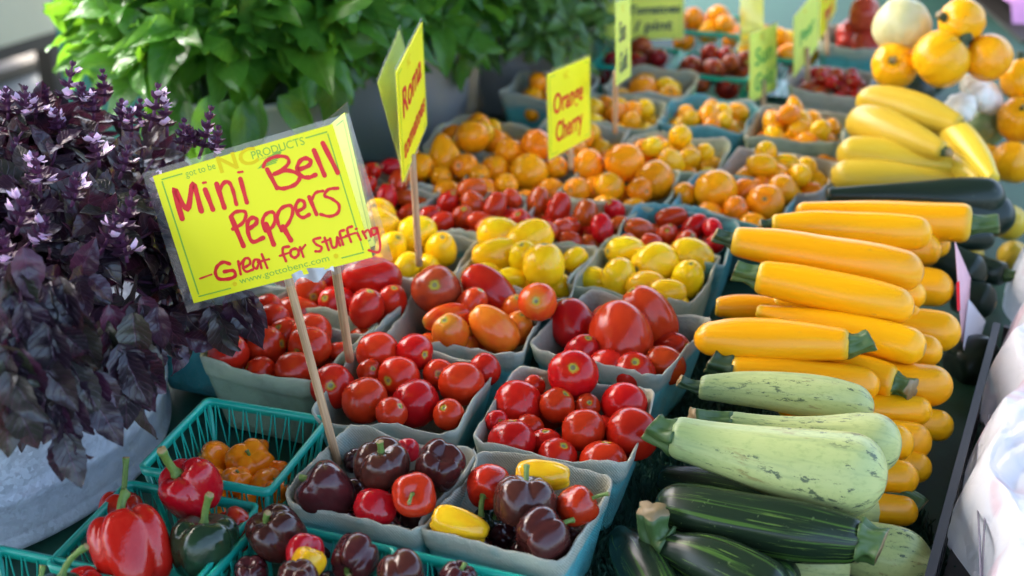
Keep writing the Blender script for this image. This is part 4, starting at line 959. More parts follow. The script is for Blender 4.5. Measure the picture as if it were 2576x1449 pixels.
mb = MB(); box(mb, (0, -.148, .004), (L2_ - .009, .134, .003)); mb.build('bottom', MAT['black_plastic'], cr, False)
rr = random.Random(5); mb = MB()
for k in range(3):
    y0, y1 = -.02 - rr.uniform(0, .03), -.02 - rr.uniform(0, .045)
    x0 = rr.uniform(-L2_, 0); x1 = x0 + rr.uniform(.1, .3)
    tube(mb, bez((x0, y0, .057), ((x0 + x1) / 2, (y0 + y1) / 2, .062 + rr.uniform(0, .008)), (x1, y1, .056), 8), .0011, 5)
tag(mb.build('plastic_strings', MAT['film'], None), 'pale plastic packing strings lying along the black crate rim', 'string')
bpy.data.objects['plastic_strings'].matrix_world = Matrix.Translation((c0 + c1) / 2 - Vector((0, 0, .0535))) @ Matrix.Rotation(math.atan2(ax.y, ax.x), 4, 'Z')

mb = MB(); nu, nv = 150, 200; rr = np.random.default_rng(8); V = []
e0, e1 = at(2415, 1560, .06), at(2540, 630, .06)
d = (e1 - e0); Lb = d.length; d.normalize(); nb = Vector((d.y, -d.x, 0))
ph = rr.uniform(0, 6.28, 12)
for j in range(nv):
    for i in range(nu):
        u, v = i / (nu - 1), j / (nv - 1)
        wob = .012 * math.sin(7 * v + ph[0]) + .009 * math.sin(17 * v + ph[1]) + .006 * math.sin(37 * v + ph[2])
        z = .002 + .095 * min(1, u * 14) ** .6 - .02 * u + .011 * math.sin(26 * v + 5 * u + ph[3]) * min(1, u * 5) + .004 * math.sin(13 * v - 22 * u + ph[4]) + .005 * math.sin(60 * v + 9 * u + ph[5]) * min(1, u * 5)
        z += .03 * math.exp(-((v - .93) / .06) ** 2) * min(1, u * 5)
        p = e0 + d * (Lb * v) + nb * (u * .34 + wob * (1 - u)); z += (.004 * abs(math.sin(31 * v + 17 * u + 2 * math.sin(9 * u))) + .004 * abs(math.sin(47 * u - 21 * v + 3 * math.sin(11 * v))) + .0025 * math.sin(83 * v + 40 * u)) * min(1, u * 6); V.append((p.x, p.y, max(z, .003)))
mb.add(V, grid_faces(nu, nv)); 
tag(mb.build('plastic_bag', MAT['bag']), 'crumpled white plastic bag with faint red print at the table side', 'bag')
# folded price card between the zucchini
cardr = empty('price_card', along(2425, 790, 1.62)); tag(cardr, 'folded pink and white price card standing edge-on among the black zucchini', 'price card')
def quad_from_px(mb, q, deps, thick=.0006, mi=0):
    P = [along(*p, t) - cardr.location for p, t in zip(q, deps)]
    n_ = (P[1] - P[0]).cross(P[2] - P[0]).normalized() * thick
    V = [list(p) for p in P] + [list(p + n_) for p in P]; k = len(P)
    mb.add(V, [list(range(k)), list(range(k, 2 * k))[::-1]] + [[i, (i + 1) % k, k + (i + 1) % k, k + i] for i in range(k)], mi)
mb = MB(); quad_from_px(mb, [(2403, 608), (2442, 700), (2436, 800), (2420, 860), (2416, 800)], [1.62, 1.68, 1.68, 1.62, 1.60]); mb.build('front_leaf', MAT['card'], cardr, False)
mb = MB(); quad_from_px(mb, [(2437, 752), (2480, 808), (2462, 860), (2434, 955), (2424, 870)], [1.66, 1.70, 1.68, 1.62, 1.61]); mb.build('back_leaf', MAT['card_white'], cardr, False)
mb = MB(); quad_from_px(mb, [(2406, 712), (2414, 706), (2416, 780), (2408, 782)], [1.605, 1.605, 1.597, 1.597]); mb.build('red_mark', MAT['ink_red'], cardr, False)

# ------------------------------------------------------------------ leafy bunches
def leaf_proto(nl, ncol, width, fold, curl, serr, wave, seed):
    rr = random.Random(seed); V = []; UV = []
    for j in range(nl):
        t_ = j / (nl - 1)
        wd = width * (math.sin(math.pi * min(1, t_ ** .78)) ** .85 if 0 < t_ < 1 else 0.0) + (.012 if t_ == 0 else .002)
        if j % 2 and 0 < t_ < 1: wd *= 1 + serr
        for i in range(ncol):
            u = i / (ncol - 1) * 2 - 1
            x = u * wd; y = t_ - (.05 * serr * 10 * abs(u) if j % 2 else 0) * .25
            z = abs(u) * wd * fold - curl * t_ * t_ + wave * math.sin(t_ * 9 + seed + 2 * u) * abs(u) - .10 * wd * (1 - abs(u)) * math.sin(t_ * 20)
            V.append((x, y, z)); UV.append((i / (ncol - 1), t_))
    return np.array(V), grid_faces(ncol, nl), np.array(UV)
def frame(d, n):
    d = d.normalized(); n = (n - d * n.dot(d))
    if n.length < 1e-4: n = d.orthogonal()
    n.normalize(); x = d.cross(n)
    return np.array([list(x), list(d), list(n)]).T
class Foliage:
    def __init__(s, protos, rng): s.p = protos; s.mb = MB(); s.r = rng; s.st = MB()
    def leaf(s, p, d, n, L, tint):
        V, f, uv = s.p[s.r.randrange(len(s.p))]
        M = frame(d, n); s.mb.add((V * L) @ M.T + np.array(list(p)), f, uv=uv, at={'tint': np.full(len(V), tint)})
UPV = Vector((0, 0, 1))
def sprig(fo, base, d, length, L, whorls, spread, droop, tintf, per=2, stem=True):
    rg_ = fo.r; d = d.normalized(); tip = base + d * length
    if stem: tube(fo.st, [base, (base + tip) / 2, tip], [.0022, .0018, .0012], 5)
    a0 = rg_.uniform(0, 6.28); side = d.orthogonal().normalized(); s2 = d.cross(side)
    for w_ in range(whorls):
        t_ = (w_ + 1) / whorls; p = base + d * (length * t_)
        sc = L * (1.05 - .45 * t_ ** 2) * rg_.uniform(.8, 1.2)
        for k in range(per):
            a = a0 + w_ * math.pi / 2 + k * 2 * math.pi / per + rg_.uniform(-.35, .35)
            out = side * math.cos(a) + s2 * math.sin(a)
            ld = out * spread + d * (1 - spread * .6 + .4 * t_) + UPV * (-droop * rg_.uniform(.5, 1.5))
            fo.leaf(p + out * .002, ld, d + UPV * .5 + out * -.2, sc, min(1, max(0, tintf())))

# purple basil in the galvanized tub
TC = Vector((-.622, 1.277, .002)); TR = .255
tub = empty('galvanized_tub', TC); tag(tub, 'round galvanized metal tub with a rolled base, holding purple basil', 'tub')
prof = [(TR - .004, 0), (TR + .003, .004), (TR + .004, .010), (TR, .016)]
for zz in np.linspace(.02, .168, 24):
    bead = .0045 * math.exp(-((zz - .055) / .006) ** 2) + .0045 * math.exp(-((zz - .14) / .006) ** 2)
    prof.append((TR + bead + .004 * zz / .2, zz))
prof += [(TR + .010, .172), (TR + .010, .180), (TR + .002, .182), (TR - .001, .174), (TR - .004, .06), (TR - .006, .02)]
mb = MB(); NS = 120; V = []
rr = random.Random(4); dents = [(rr.uniform(0, 6.28), rr.uniform(.03, .2), rr.uniform(.15, .3), rr.uniform(-.004, .003)) for _ in range(26)]
for r, z in prof:
    for i in range(NS):
        a = 2 * math.pi * i / NS
        dd = sum(m * math.exp(-(((a - A + math.pi) % (2 * math.pi) - math.pi) / W) ** 2 - ((z - Z) / .04) ** 2) for A, Z, W, m in dents)
        V.append(((r + dd) * math.cos(a), (r + dd) * math.sin(a), z))
mb.add(V, grid_faces(NS, len(prof), True) + [list(range(NS))[::-1], list(range((len(prof) - 1) * NS, len(prof) * NS))]); mb.build('tub_body', MAT['galv'], tub)

rl = random.Random(21)
basil = empty('purple_basil', TC + Vector((0, 0, .20))); tag(basil, 'bushy flowering purple basil spilling out of the galvanized tub', 'plant')
pp = [leaf_proto(13, 7, w_, f_, c_, .10, wv, i) for i, (w_, f_, c_, wv) in enumerate([(.27, .25, .15, .03), (.30, .45, .30, .04), (.25, .15, .05, .05), (.29, .35, .45, .04), (.26, .6, .2, .06)])]
fo = Foliage(pp, rl)
CB = Vector((0, 0, .0)); RX, RZ = .325, .155
def dome(th, el): return Vector((math.cos(th) * math.cos(el) * RX, math.sin(th) * math.cos(el) * RX, math.sin(el) * RZ))
n_s = 0
while n_s < 330:
    th = rl.uniform(-2.6, 1.6); el = math.asin(rl.uniform(-.30, 1.0))
    p = dome(th, el) * rl.uniform(.66, .97); n = Vector((math.cos(th) * math.cos(el), math.sin(th) * math.cos(el), math.sin(el) * 1.3)).normalized()
    if el < -.1: n = (n + Vector((0, 0, -.5))).normalized(); p = p * 1.0 + Vector((0, 0, -.01))
    d = (n + Vector((rl.gauss(0, .3), rl.gauss(0, .3), rl.gauss(0, .25)))).normalized()
    base = p - d * .035
    wq = basil.location + p - CAM; dq = wq.dot(CF); qx = 1288 + FPX * wq.dot(CR) / dq; qy = 724.5 - FPX * wq.dot(CU) / dq
    if qx > 330 and 240 < qy < 820 and dq < 1.31: continue
    if qx > 300 and qy > 880: continue
    tint0 = rl.random()
    sprig(fo, base, d, rl.uniform(.035, .06), rl.uniform(.040, .062), 3, rl.uniform(.7, 1.0), .35, lambda: tint0 * .75 + rl.gauss(.12, .16))
    n_s += 1
# drooping skirt toward the peppers and over the tomatoes
for px, py, t_, L in [(590, 800, 1.335, .055), (545, 835, 1.33, .055), (310, 1000, 1.17, .055), (150, 1050, 1.13, .055), (230, 1020, 1.14, .05), (330, 950, 1.19, .05), (440, 880, 1.30, .045),
                      (170, 1130, 1.13, .05), (20, 1040, 1.1, .055), (400, 890, 1.24, .045), (280, 950, 1.16, .055), (90, 1000, 1.12, .055), (160, 960, 1.13, .055), (40, 900, 1.10, .055), (120, 860, 1.11, .055), (30, 800, 1.10, .055), (200, 880, 1.14, .055), (280, 860, 1.17, .055),
                      (60, 720, 1.10, .055), (150, 760, 1.12, .055), (0, 960, 1.08, .055), (360, 820, 1.22, .05)]:
    L *= .84
    for k in range(5):
        p = along(px + rl.gauss(0, 20), py + rl.gauss(0, 22) - 60, t_) - basil.location
        fo.leaf(p, Vector((rl.gauss(.25, .3), rl.gauss(-.2, .2), -1)), cdir(rl.gauss(0, .5), .3, 1), L * rl.uniform(.8, 1.15), rl.random() * .9)
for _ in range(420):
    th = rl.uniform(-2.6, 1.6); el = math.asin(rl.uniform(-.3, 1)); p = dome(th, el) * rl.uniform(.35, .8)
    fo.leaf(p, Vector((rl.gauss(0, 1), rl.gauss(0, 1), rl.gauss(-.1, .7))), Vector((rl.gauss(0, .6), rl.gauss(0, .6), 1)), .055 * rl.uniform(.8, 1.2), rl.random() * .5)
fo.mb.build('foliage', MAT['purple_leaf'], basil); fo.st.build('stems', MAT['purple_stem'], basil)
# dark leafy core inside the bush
def flower_spike(base, d, L, s, seed):
    rr = random.Random(seed); b = MB(); p_ = MB(); st = MB(); d = d.normalized(); side = d.orthogonal().normalized(); s2 = d.cross(side)
    tube(st, bez(base, base + d * L * .5 + side * .003, base + d * L, 6), [.0019] * 5 + [.0012], 6)
    nw = max(4, int(L / .0095))
    for w_ in range(nw):
        t_ = .25 + .75 * w_ / (nw - 1); p = base + d * (L * t_); sc = s * (1.15 - .55 * t_) * (1.0 if t_ < .9 else .8)
        for k in range(6):
            a = k * math.pi / 3 + w_ * .5 + rr.uniform(-.3, .3); out = side * math.cos(a) + s2 * math.sin(a)
            dirn = (out * (1.0 - .5 * t_) + d * (.35 + .9 * t_ ** 2)).normalized(); q = p + out * .0012
            M = frame(dirn, d)
            V = np.array([[0, 0, 0], [-.42, .45, .16], [0, .5, -.14], [.42, .45, .16], [0, 1.05, .05]]) * sc
            b.add(V @ M.T + np.array(list(q)), [[0, 2, 1], [0, 3, 2], [1, 2, 4], [2, 3, 4]])
            if t_ < .8 and rr.random() < .13:
                for m_ in range(3):
                    dd = (dirn + out * .3 + Vector((rr.gauss(0, .35), rr.gauss(0, .35), rr.gauss(0, .35)))).normalized(); M = frame(dd, d)
                    V = np.array([[0, 0, 0], [-.4, .6, .12], [0, .6, -.1], [.4, .6, .12], [0, 1.1, .2]]) * sc * 1.0
                    p_.add(V @ M.T + np.array(list(q + dirn * sc * .6)), [[0, 2, 1], [0, 3, 2], [1, 2, 4], [2, 3, 4]])
    o = b.build('flower_spike', MAT['bract'], basil); st.build('stalk', MAT['purple_stem'], o)
    if p_.n: p_.build('petals', MAT['petal'], o)
for i, (bx, by, tx, ty, t_, s) in enumerate([(155, 275, 180, 172, 1.43, .0082), (262, 262, 258, 188, 1.45, .0072), (205, 275, 205, 220, 1.42, .0072), (58, 310, 62, 232, 1.40, .0078), (120, 275, 112, 225, 1.44, .007), (375, 330, 395, 228, 1.40, .0086), (420, 345, 412, 245, 1.41, .0072), (345, 330, 352, 262, 1.42, .007),
        (500, 400, 528, 285, 1.38, .0082), (540, 395, 548, 330, 1.37, .007), (490, 370, 478, 330, 1.38, .007), (30, 420, 40, 360, 1.33, .007), (300, 600, 330, 500, 1.27, .0095), (250, 640, 285, 560, 1.25, .009), (40, 590, 60, 500, 1.20, .010), (15, 680, 5, 600, 1.18, .010), (320, 660, 300, 590, 1.25, .009), (85, 620, 110, 560, 1.22, .008), (20, 300, 15, 235, 1.40, .007), (90, 300, 85, 250, 1.41, .007), (235, 300, 232, 235, 1.42, .007), (300, 320, 305, 262, 1.42, .007), (330, 345, 325, 285, 1.40, .007), (455, 380, 462, 312, 1.39, .007), (150, 340, 140, 290, 1.40, .007), (180, 520, 190, 450, 1.27, .008), (100, 480, 90, 400, 1.27, .008), (380, 520, 390, 450, 1.30, .008), (250, 420, 235, 350, 1.33, .008), (300, 450, 320, 380, 1.33, .007)]):
    a = along(bx, by, t_) - basil.location; b_ = along(tx, ty, t_ - .01) - basil.location
    flower_spike(a, b_ - a, (b_ - a).length * 1.05, s * 1.5, 50 + i)

def bunch(label, cx, cy, z0, rx, rz, n, L, protos, mat, seed, tubspec, spread=.85, droop=.3, elmin=-.25, gname='basil_plant', skirt=()):
    rg_ = random.Random(seed)
    tb_ = tubspec
    o = empty('plastic_tub', (tb_['x'], tb_['y'], .002)); tag(o, tb_['label'], 'tub', 'tubs holding basil')
    mb = MB(); pr = [(tb_['r'] * .86, 0), (tb_['r'] * .98, tb_['h'] * .93), (tb_['r'] * 1.06, tb_['h'] * .94), (tb_['r'] * 1.06, tb_['h']), (tb_['r'] * .96, tb_['h']), (tb_['r'] * .84, .01)]
    V = [(r * math.cos(2 * math.pi * i / 64), r * math.sin(2 * math.pi * i / 64), z) for r, z in pr for i in range(64)]
    mb.add(V, grid_faces(64, len(pr), True) + [list(range(64))[::-1], list(range((len(pr) - 1) * 64, len(pr) * 64))]); mb.build('tub_body', MAT[tb_.get('mat', 'tub')], o)
    b = empty(gname, (cx, cy, z0)); tag(b, label, 'plant', 'fresh basil bunches')
    f = Foliage(protos, rg_)
    for _ in range(n):
        th = rg_.uniform(0, 6.28); el = math.asin(rg_.uniform(elmin, 1))
        p = Vector((math.cos(th) * math.cos(el) * rx, math.sin(th) * math.cos(el) * rx, math.sin(el) * rz)) * rg_.uniform(.55, 1.0)
        nn = Vector((math.cos(th) * math.cos(el), math.sin(th) * math.cos(el), math.sin(el) * 1.2 + .25)).normalized()
        d = (nn + Vector((rg_.gauss(0, .25), rg_.gauss(0, .25), rg_.gauss(0, .25)))).normalized()
        t0 = rg_.random()
        sprig(f, p - d * .05, d, rg_.uniform(.05, .08), L * rg_.uniform(.8, 1.2), 3, spread, droop, lambda: t0 * .7 + rg_.gauss(.15, .15))
    for (px, py, t_) in skirt:
        f.leaf(along(px, py, t_) - b.location, Vector((rg_.gauss(.1, .3), rg_.gauss(-.3, .2), -.9)), cdir(rg_.gauss(0, .4), .5, 1), L * rg_.uniform(.7, 1.0), rg_.random())
    f.mb.build('foliage', MAT[mat], b); f.st.build('stems', MAT['green_stem'], b)
gp = [leaf_proto(9, 5, w_, f_, c_, .02, wv, i) for i, (w_, f_, c_, wv) in enumerate([(.24, -.30, .25, .03), (.27, -.5, .45, .05), (.22, .3, .3, .05), (.26, .5, .5, .04), (.20, .25, .15, .05)])]
tp = [leaf_proto(8, 5, w_, f_, c_, .05, wv, i) for i, (w_, f_, c_, wv) in enumerate([(.17, .2, .2, .03), (.20, .35, .4, .03), (.16, -.2, .3, .04)])]
bunch('big bunch of bright green broad-leaved basil at the back', -.40, 2.02, .235, .21, .19, 185, .104, gp, 'green_leaf', 31, dict(x=-.385, y=2.0, r=.135, h=.17, label='pale grey tub under the broad-leaved green basil'), droop=.15, elmin=-.08, spread=.65, skirt=[(410, 235, 1.90), (440, 270, 1.89), (470, 225, 1.87), (500, 265, 1.87), (525, 240, 1.85), (555, 285, 1.86), (575, 250, 1.85), (610, 255, 1.85), (430, 310, 1.88), (480, 310, 1.87), (535, 320, 1.86), (650, 235, 1.86), (380, 280, 1.92), (700, 240, 1.86), (760, 215, 1.87), (840, 190, 1.90)])
bunch('broad-leaved green basil bunch right behind the first, in shade', -.20, 2.24, .23, .19, .17, 130, .092, gp, 'green_leaf', 32, dict(x=-.20, y=2.22, r=.14, h=.17, label='grey white tub behind the tall folded yellow sign'), droop=.35)
bunch('narrow-leaved dark green basil hanging over the brown paper bag', .0, 2.42, .19, .20, .17, 190, .062, tp, 'thai_leaf', 33, dict(x=.02, y=2.42, r=.13, h=.15, label='lilac grey tub under the narrow-leaved basil'), droop=.6, elmin=-.45)
bunch('narrow-leaved dark green basil at the far end of the tubs', .10, 2.75, .15, .19, .15, 110, .058, tp, 'thai_leaf', 34, dict(x=.12, y=2.75, r=.13, h=.14, label='lilac grey tub furthest back left of the wide sign'), droop=.6, elmin=-.4)
# brown paper bag between the tubs
p = at(1120, 300, .0); mb = MB(); V = []; 
for k, (f_, z) in enumerate([(1, 0), (1.05, .03), (.98, .07), (1.02, .11), (1.06, .15), (1.0, .15), (.95, .05), (.9, .01)]):
    for i in range(48):
        a = 2 * math.pi * i / 48; r = .055 * f_ * (1 + .08 * math.sin(5 * a + k) + .05 * math.sin(11 * a - k))
        V.append((r * math.cos(a), r * math.sin(a), z + .01 * math.sin(3 * a) * (z > .12)))
mb.add(V, grid_faces(48, 8, True) + [list(range(48))[::-1], list(range(7 * 48, 8 * 48))]); o = mb.build('paper_bag', MAT['burlap']); o.location = (p.x, p.y, .002)
tag(o, 'crumpled brown paper bag under the hanging narrow-leaved basil', 'bag')

# ------------------------------------------------------------------ signs
def text_mesh(mb, body, x, y, size, mi, z, spacing=1.0, sx=1.0, shear=0.0, bold=0.0, rot=0.0):
    cu = bpy.data.curves.new('text', 'FONT'); cu.body = body; cu.size = size; cu.space_character = spacing; cu.shear = shear; cu.offset = bold; cu.resolution_u = 3
    o = bpy.data.objects.new('text', cu); COL.objects.link(o); bpy.context.view_layer.update()
    me = bpy.data.meshes.new_from_object(o.evaluated_get(bpy.context.evaluated_depsgraph_get()))
    V = np.array([v.co[:] for v in me.vertices]).reshape(-1, 3)
    c, s = math.cos(rot), math.sin(rot); X = V[:, 0] * sx
    W = np.c_[x + X * c - V[:, 1] * s, y + X * s + V[:, 1] * c, np.full(len(V), z)]
    mb.add(W, [list(p.vertices) for p in me.polygons], mi)
    bpy.data.objects.remove(o); bpy.data.curves.remove(cu); bpy.data.meshes.remove(me)
    return W[:, 0].max()
def stroke(mb, pts, wd, z, mi=0):
    P = [np.array(p, float) for p in pts]
    # Catmull-Rom smoothing
    Q = []
    if len(P) > 2:
        E = [2 * P[0] - P[1]] + P + [2 * P[-1] - P[-2]]
        for i in range(1, len(E) - 2):
            for k in range(6):
                t_ = k / 6; a, b, c, d_ = E[i - 1], E[i], E[i + 1], E[i + 2]
                Q.append(.5 * ((2 * b) + (c - a) * t_ + (2 * a - 5 * b + 4 * c - d_) * t_ ** 2 + (-a + 3 * b - 3 * c + d_) * t_ ** 3))
        Q.append(P[-1])
    else: Q = [P[0] + (P[1] - P[0]) * k / 6 for k in range(7)]
    n_ = len(Q); V = []; hw = wd / 2
    for i in range(n_):
        t_ = Q[min(i + 1, n_ - 1)] - Q[max(i - 1, 0)]; t_ = t_ / (np.linalg.norm(t_) + 1e-9); nn = np.array([-t_[1], t_[0]])
        w_ = hw * (.92 + .10 * math.sin(i * 1.1)) 
        V += [[*(Q[i] + nn * w_), z], [*(Q[i] - nn * w_), z]]
    mb.add(V, [[2 * i, 2 * i + 1, 2 * i + 3, 2 * i + 2] for i in range(n_ - 1)])
    for c in (Q[0], Q[-1]):
        mb.add([[c[0] + hw * .97 * math.cos(a), c[1] + hw * .97 * math.sin(a), z - .00002] for a in np.linspace(0, 2 * math.pi, 14, endpoint=False)], [list(range(14))])
def plate(mb, w_, h_, x0=0, y0=0, th=.0006, z=0, bend=0.0):
    n_ = 12; V = []
    for s in (0, 1):
        for j in range(2):
            for i in range(n_):
                x = x0 + w_ * (i / (n_ - 1)); V.append((x, y0 + h_ * j, z + s * th + bend * math.sin(math.pi * i / (n_ - 1))))
    f = [[i, i + n_, i + n_ + 1, i + 1] for i in range(n_ - 1)] + [[2 * n_ + i, 2 * n_ + i + 1, 3 * n_ + i + 1, 3 * n_ + i] for i in range(n_ - 1)]
    f += [[i, i + 1, 2 * n_ + i + 1, 2 * n_ + i] for i in range(n_ - 1)] + [[n_ + i, 3 * n_ + i, 3 * n_ + i + 1, n_ + i + 1] for i in range(n_ - 1)]
    f += [[0, 2 * n_, 3 * n_, n_], [n_ - 1, 2 * n_ - 1, 4 * n_ - 1, 3 * n_ - 1]]
    mb.add(V, f)
def sheet_empty(name, parent, loc, X, Y, k=1.0):
    X = Vector(X).normalized(); Y = Vector(Y); Y = (Y - X * Y.dot(X)).normalized(); Z = X.cross(Y)
    loc = CAM + (Vector(loc) - CAM) * k
    return Matrix(((X.x, Y.x, Z.x, loc.x), (X.y, Y.y, Z.y, loc.y), (X.z, Y.z, Z.z, loc.z), (0, 0, 0, 1)))
def stick(parent, p0, p1, r=.0042, name='stick'):
    inv = parent.matrix_world.inverted(); mb = MB(); a, b = Vector(p0), Vector(p1); L = (b - a).length
    tube(mb, [(0, 0, L * k / 8) for k in range(9)], r, 12)
    o = mb.build(name, MAT['wood'], parent); q = (b - a).to_track_quat('Z', 'Y')
    o.matrix_local = inv @ (Matrix.Translation(a) @ q.to_matrix().to_4x4()); return o

STROKES = [(26,[(84,640),(92,862),(127,695),(199,861),(198,656)]),(24,[(254,795),(261,644)]),(11,[(254,850),(269,848)]),(24,[(323,812),(324,635)]),(18,[(322,758),(361,807),(389,801),(397,741),(392,633)]),
(21,[(454,802),(449,626)]),(10,[(453,854),(477,849)]),(21,[(606,814),(626,668)]),(16,[(591,843),(616,877),(673,888),(721,865),(728,827),(698,794),(635,770)]),(18,[(635,770),(703,770),(752,729),(756,690),(720,655),(661,650),(627,670)]),
(19,[(762,752),(818,760),(838,786),(821,816),(787,811),(759,763),(769,703),(803,679),(842,684)]),(22,[(871,854),(885,664)]),(22,[(926,886),(955,657)]),(24,[(344,547),(360,324)]),(16,[(340,554),(376,579),(421,566),(422,530),(389,484),(332,463)]),
(19,[(417,433),(460,455),(472,482),(454,506),(421,482),(406,404),(416,333),(477,342)]),(24,[(513,431),(519,276)]),(16,[(498,387),(497,453),(525,502),(562,509),(572,473),(549,411),(507,380)]),(24,[(596,381),(614,274)]),
(16,[(585,360),(576,413),(588,479),(623,519),(668,516),(666,461),(626,394),(581,358)]),(16,[(692,463),(732,478),(742,515),(720,538),(691,499),(692,441),(712,409),(749,419)]),(19,[(775,540),(785,408)]),(13,[(780,512),(814,558),(853,557)]),
(14,[(932,548),(884,557),(855,522),(887,484),(912,429),(894,376),(849,367),(806,398)]),(8,[(75,169),(145,177)]),(16,[(258,220),(227,244),(190,226),(168,182),(176,132),(227,112),(268,123),(265,164),(216,173)]),(13,[(308,220),(299,124)]),(11,[(305,188),(338,221)]),
(12,[(330,165),(365,181),(368,220),(344,225),(323,168),(333,131),(371,134)]),(12,[(418,191),(395,200),(377,160),(391,134),(420,180),(417,129)]),(12,[(442,226),(448,119)]),(10,[(408,178),(472,178)]),(13,[(594,231),(564,233),(553,196),(556,133)]),(10,[(532,181),(594,187)]),
(13,[(623,205),(599,199),(590,166),(605,140),(629,154),(636,187),(623,205)]),(12,[(650,204),(652,132)]),(10,[(648,179),(680,211)]),(12,[(767,234),(731,232),(736,196),(759,165),(746,140),(722,146)]),(12,[(790,225),(791,132)]),(10,[(770,199),(813,204)]),
(12,[(816,209),(814,146),(836,144),(854,207),(856,143)]),(12,[(898,243),(874,234),(872,143)]),(10,[(855,192),(908,195)]),(12,[(944,254),(916,243),(916,148)]),(10,[(899,200),(953,201)]),(12,[(961,197),(967,145)]),(10,[(959,229),(965,230)]),
(12,[(990,199),(997,146)]),(10,[(994,185),(1019,200),(1024,148)]),(11,[(1063,199),(1037,200),(1035,157),(1058,164),(1066,201),(1058,78),(1037,25),(992,55)])]
W1, H1 = .178, .119
def uvp(u, v): return ((u - .5) * W1, (v - .5) * H1)
def border(mb, w_, h_, z, mi, th):
    def seg(u0, v0, u1, v1):
        x0, y0, x1, y1 = (u0 - .5) * w_, (v0 - .5) * h_, (u1 - .5) * w_, (v1 - .5) * h_
        t2 = th / 2
        mb.add([[min(x0, x1) - t2, min(y0, y1) - t2, z], [max(x0, x1) + t2, min(y0, y1) - t2, z], [max(x0, x1) + t2, max(y0, y1) + t2, z], [min(x0, x1) - t2, max(y0, y1) + t2, z]], [[0, 1, 2, 3]], mi)
    for a in ((.044, .957, .158, .957), (.85, .957, .962, .957), (.846, .05, .962, .05), (.040, .04, .221, .04)): seg(*a)
    seg(.040, .06, .042, .94); seg(.964, .07, .964, .94)
s1 = empty('price_sign', (0, 0, 0)); s1.matrix_world = sheet_empty('', None, (-.2198, 1.1498, .3119), (.9317, -.1555, .3283), (-.2757, .2857, .9178)); bpy.context.view_layer.update()
tag(s1, 'large yellow laminated sign reading Mini Bell Peppers Great for stuffing, on dowel sticks', 'sign')
mb = MB(); plate(mb, W1, H1, -W1 / 2, -H1 / 2, .0006); mb.build('paper_sheet', MAT['paper'], s1, False)
mb = MB(); plate(mb, W1 * 1.15, H1 * 1.10, -W1 * .555, -H1 * .557, .0004, -.0006); mb.build('laminate_back', MAT['laminate'], s1, False)
mb = MB(); Z0 = .00068
for wd, pts in STROKES: stroke(mb, [uvp(a / 1000, b / 1000) for a, b in pts], wd / 1000 * W1 * 1.22, Z0 + .00012 + .00001 * (len(mb.f) % 17)); 
mb.build('handwriting', MAT['ink_red'], s1, False)
mb = MB(); border(mb, W1, H1, Z0, 0, .0011)
def fit_text(body, u0, u1, v, size, mi, **k):
    x0, y0 = uvp(u0, v); x1 = uvp(u1, v)[0]
    t_ = MB(); xm = text_mesh(t_, body, 0, 0, size, mi, Z0); text_mesh(mb, body, x0, y0, size, mi, Z0, sx=(x1 - x0) / xm, **k)
fit_text('got to be', .176, .345, .925, .0085, 0)
fit_text('PRODUCTS', .545, .836, .915, .0098, 0)
fit_text('www.gottobenc.com', .279, .779, .054, .0078, 0)
fit_text('NC', .352, .575, .885, .0205, 1, bold=.0004)
fit_text('Goodness Grows', .575, .70, .897, .0028, 0)
for (u, v) in ((.251, .065), (.818, .075)):
    x, y = uvp(u, v); mb.add([[x + .0022 * math.cos(a), y + .0022 * math.sin(a), Z0] for a in np.linspace(0, 6.283, 16, endpoint=False)], [list(range(16))], 1)
for k in range(7):   # striped green state-outline emblem
    u0 = .545 + .012 * k; y0 = .838 + .010 * k
    a, b = uvp(u0 + .01, y0), uvp(.70 - .004 * (6 - k) ** 1.2 + .002 * k, y0 + .012 + .002 * k)
    mb.add([[a[0], a[1], Z0], [b[0], b[1] - .0008, Z0], [b[0] - .001, b[1] + .0002, Z0], [a[0] + .002, a[1] + .001, Z0]], [[0, 1, 2, 3]], 0)
mb.build('printed_lettering', [MAT['ink_green'], MAT['ink_gold']], s1, False)
mb = MB(); x0, y0 = uvp(.565, -.012); x1, y1 = uvp(.79, -.008)
V = []; 
for i in range(12):
    u = i / 11; V += [(x0 + (x1 - x0) * u, y0 - .004 + .004 * math.sin(u * 9), .0012 + .0012 * math.sin(u * 14)), (x0 + (x1 - x0) * u, y0 + .0045 + .002 * math.sin(u * 5), .0011 + .0008 * math.cos(u * 11))]
mb.add(V, [[2 * i, 2 * i + 2, 2 * i + 3, 2 * i + 1] for i in range(11)]); mb.build('tape_strip', MAT['tape'], s1)
stick(s1, along(690, 570, 1.262), along(851, 1168, 1.325), .0040)
# rear sheet of the same V-shaped sign on its own stick
s1b = empty('rear_sheet', (0, 0, 0)); s1b.parent = s1
M2 = sheet_empty('', None, (-.1591, 1.160, .3245), (.4153, -.7429, .5249), (-.2287, .4732, .8507), 1.075)
s1b.matrix_local = s1.matrix_world.inverted() @ M2
mb = MB(); plate(mb, .172, .122, -.086, -.061, .0006); border(mb, .172, .122, -.0004, 1, .0011); border(mb, .172, .122, .001, 1, .0011); mb.build('paper_sheet', [MAT['lime'], MAT['ink_green']], s1b, False)
mb = MB(); plate(mb, .190, .136, -.095, -.068, .0004, -.0009); mb.build('laminate_back', MAT['laminate'], s1b, False)
stick(s1, along(836, 620, 1.30), along(880, 905, 1.44), .0045)

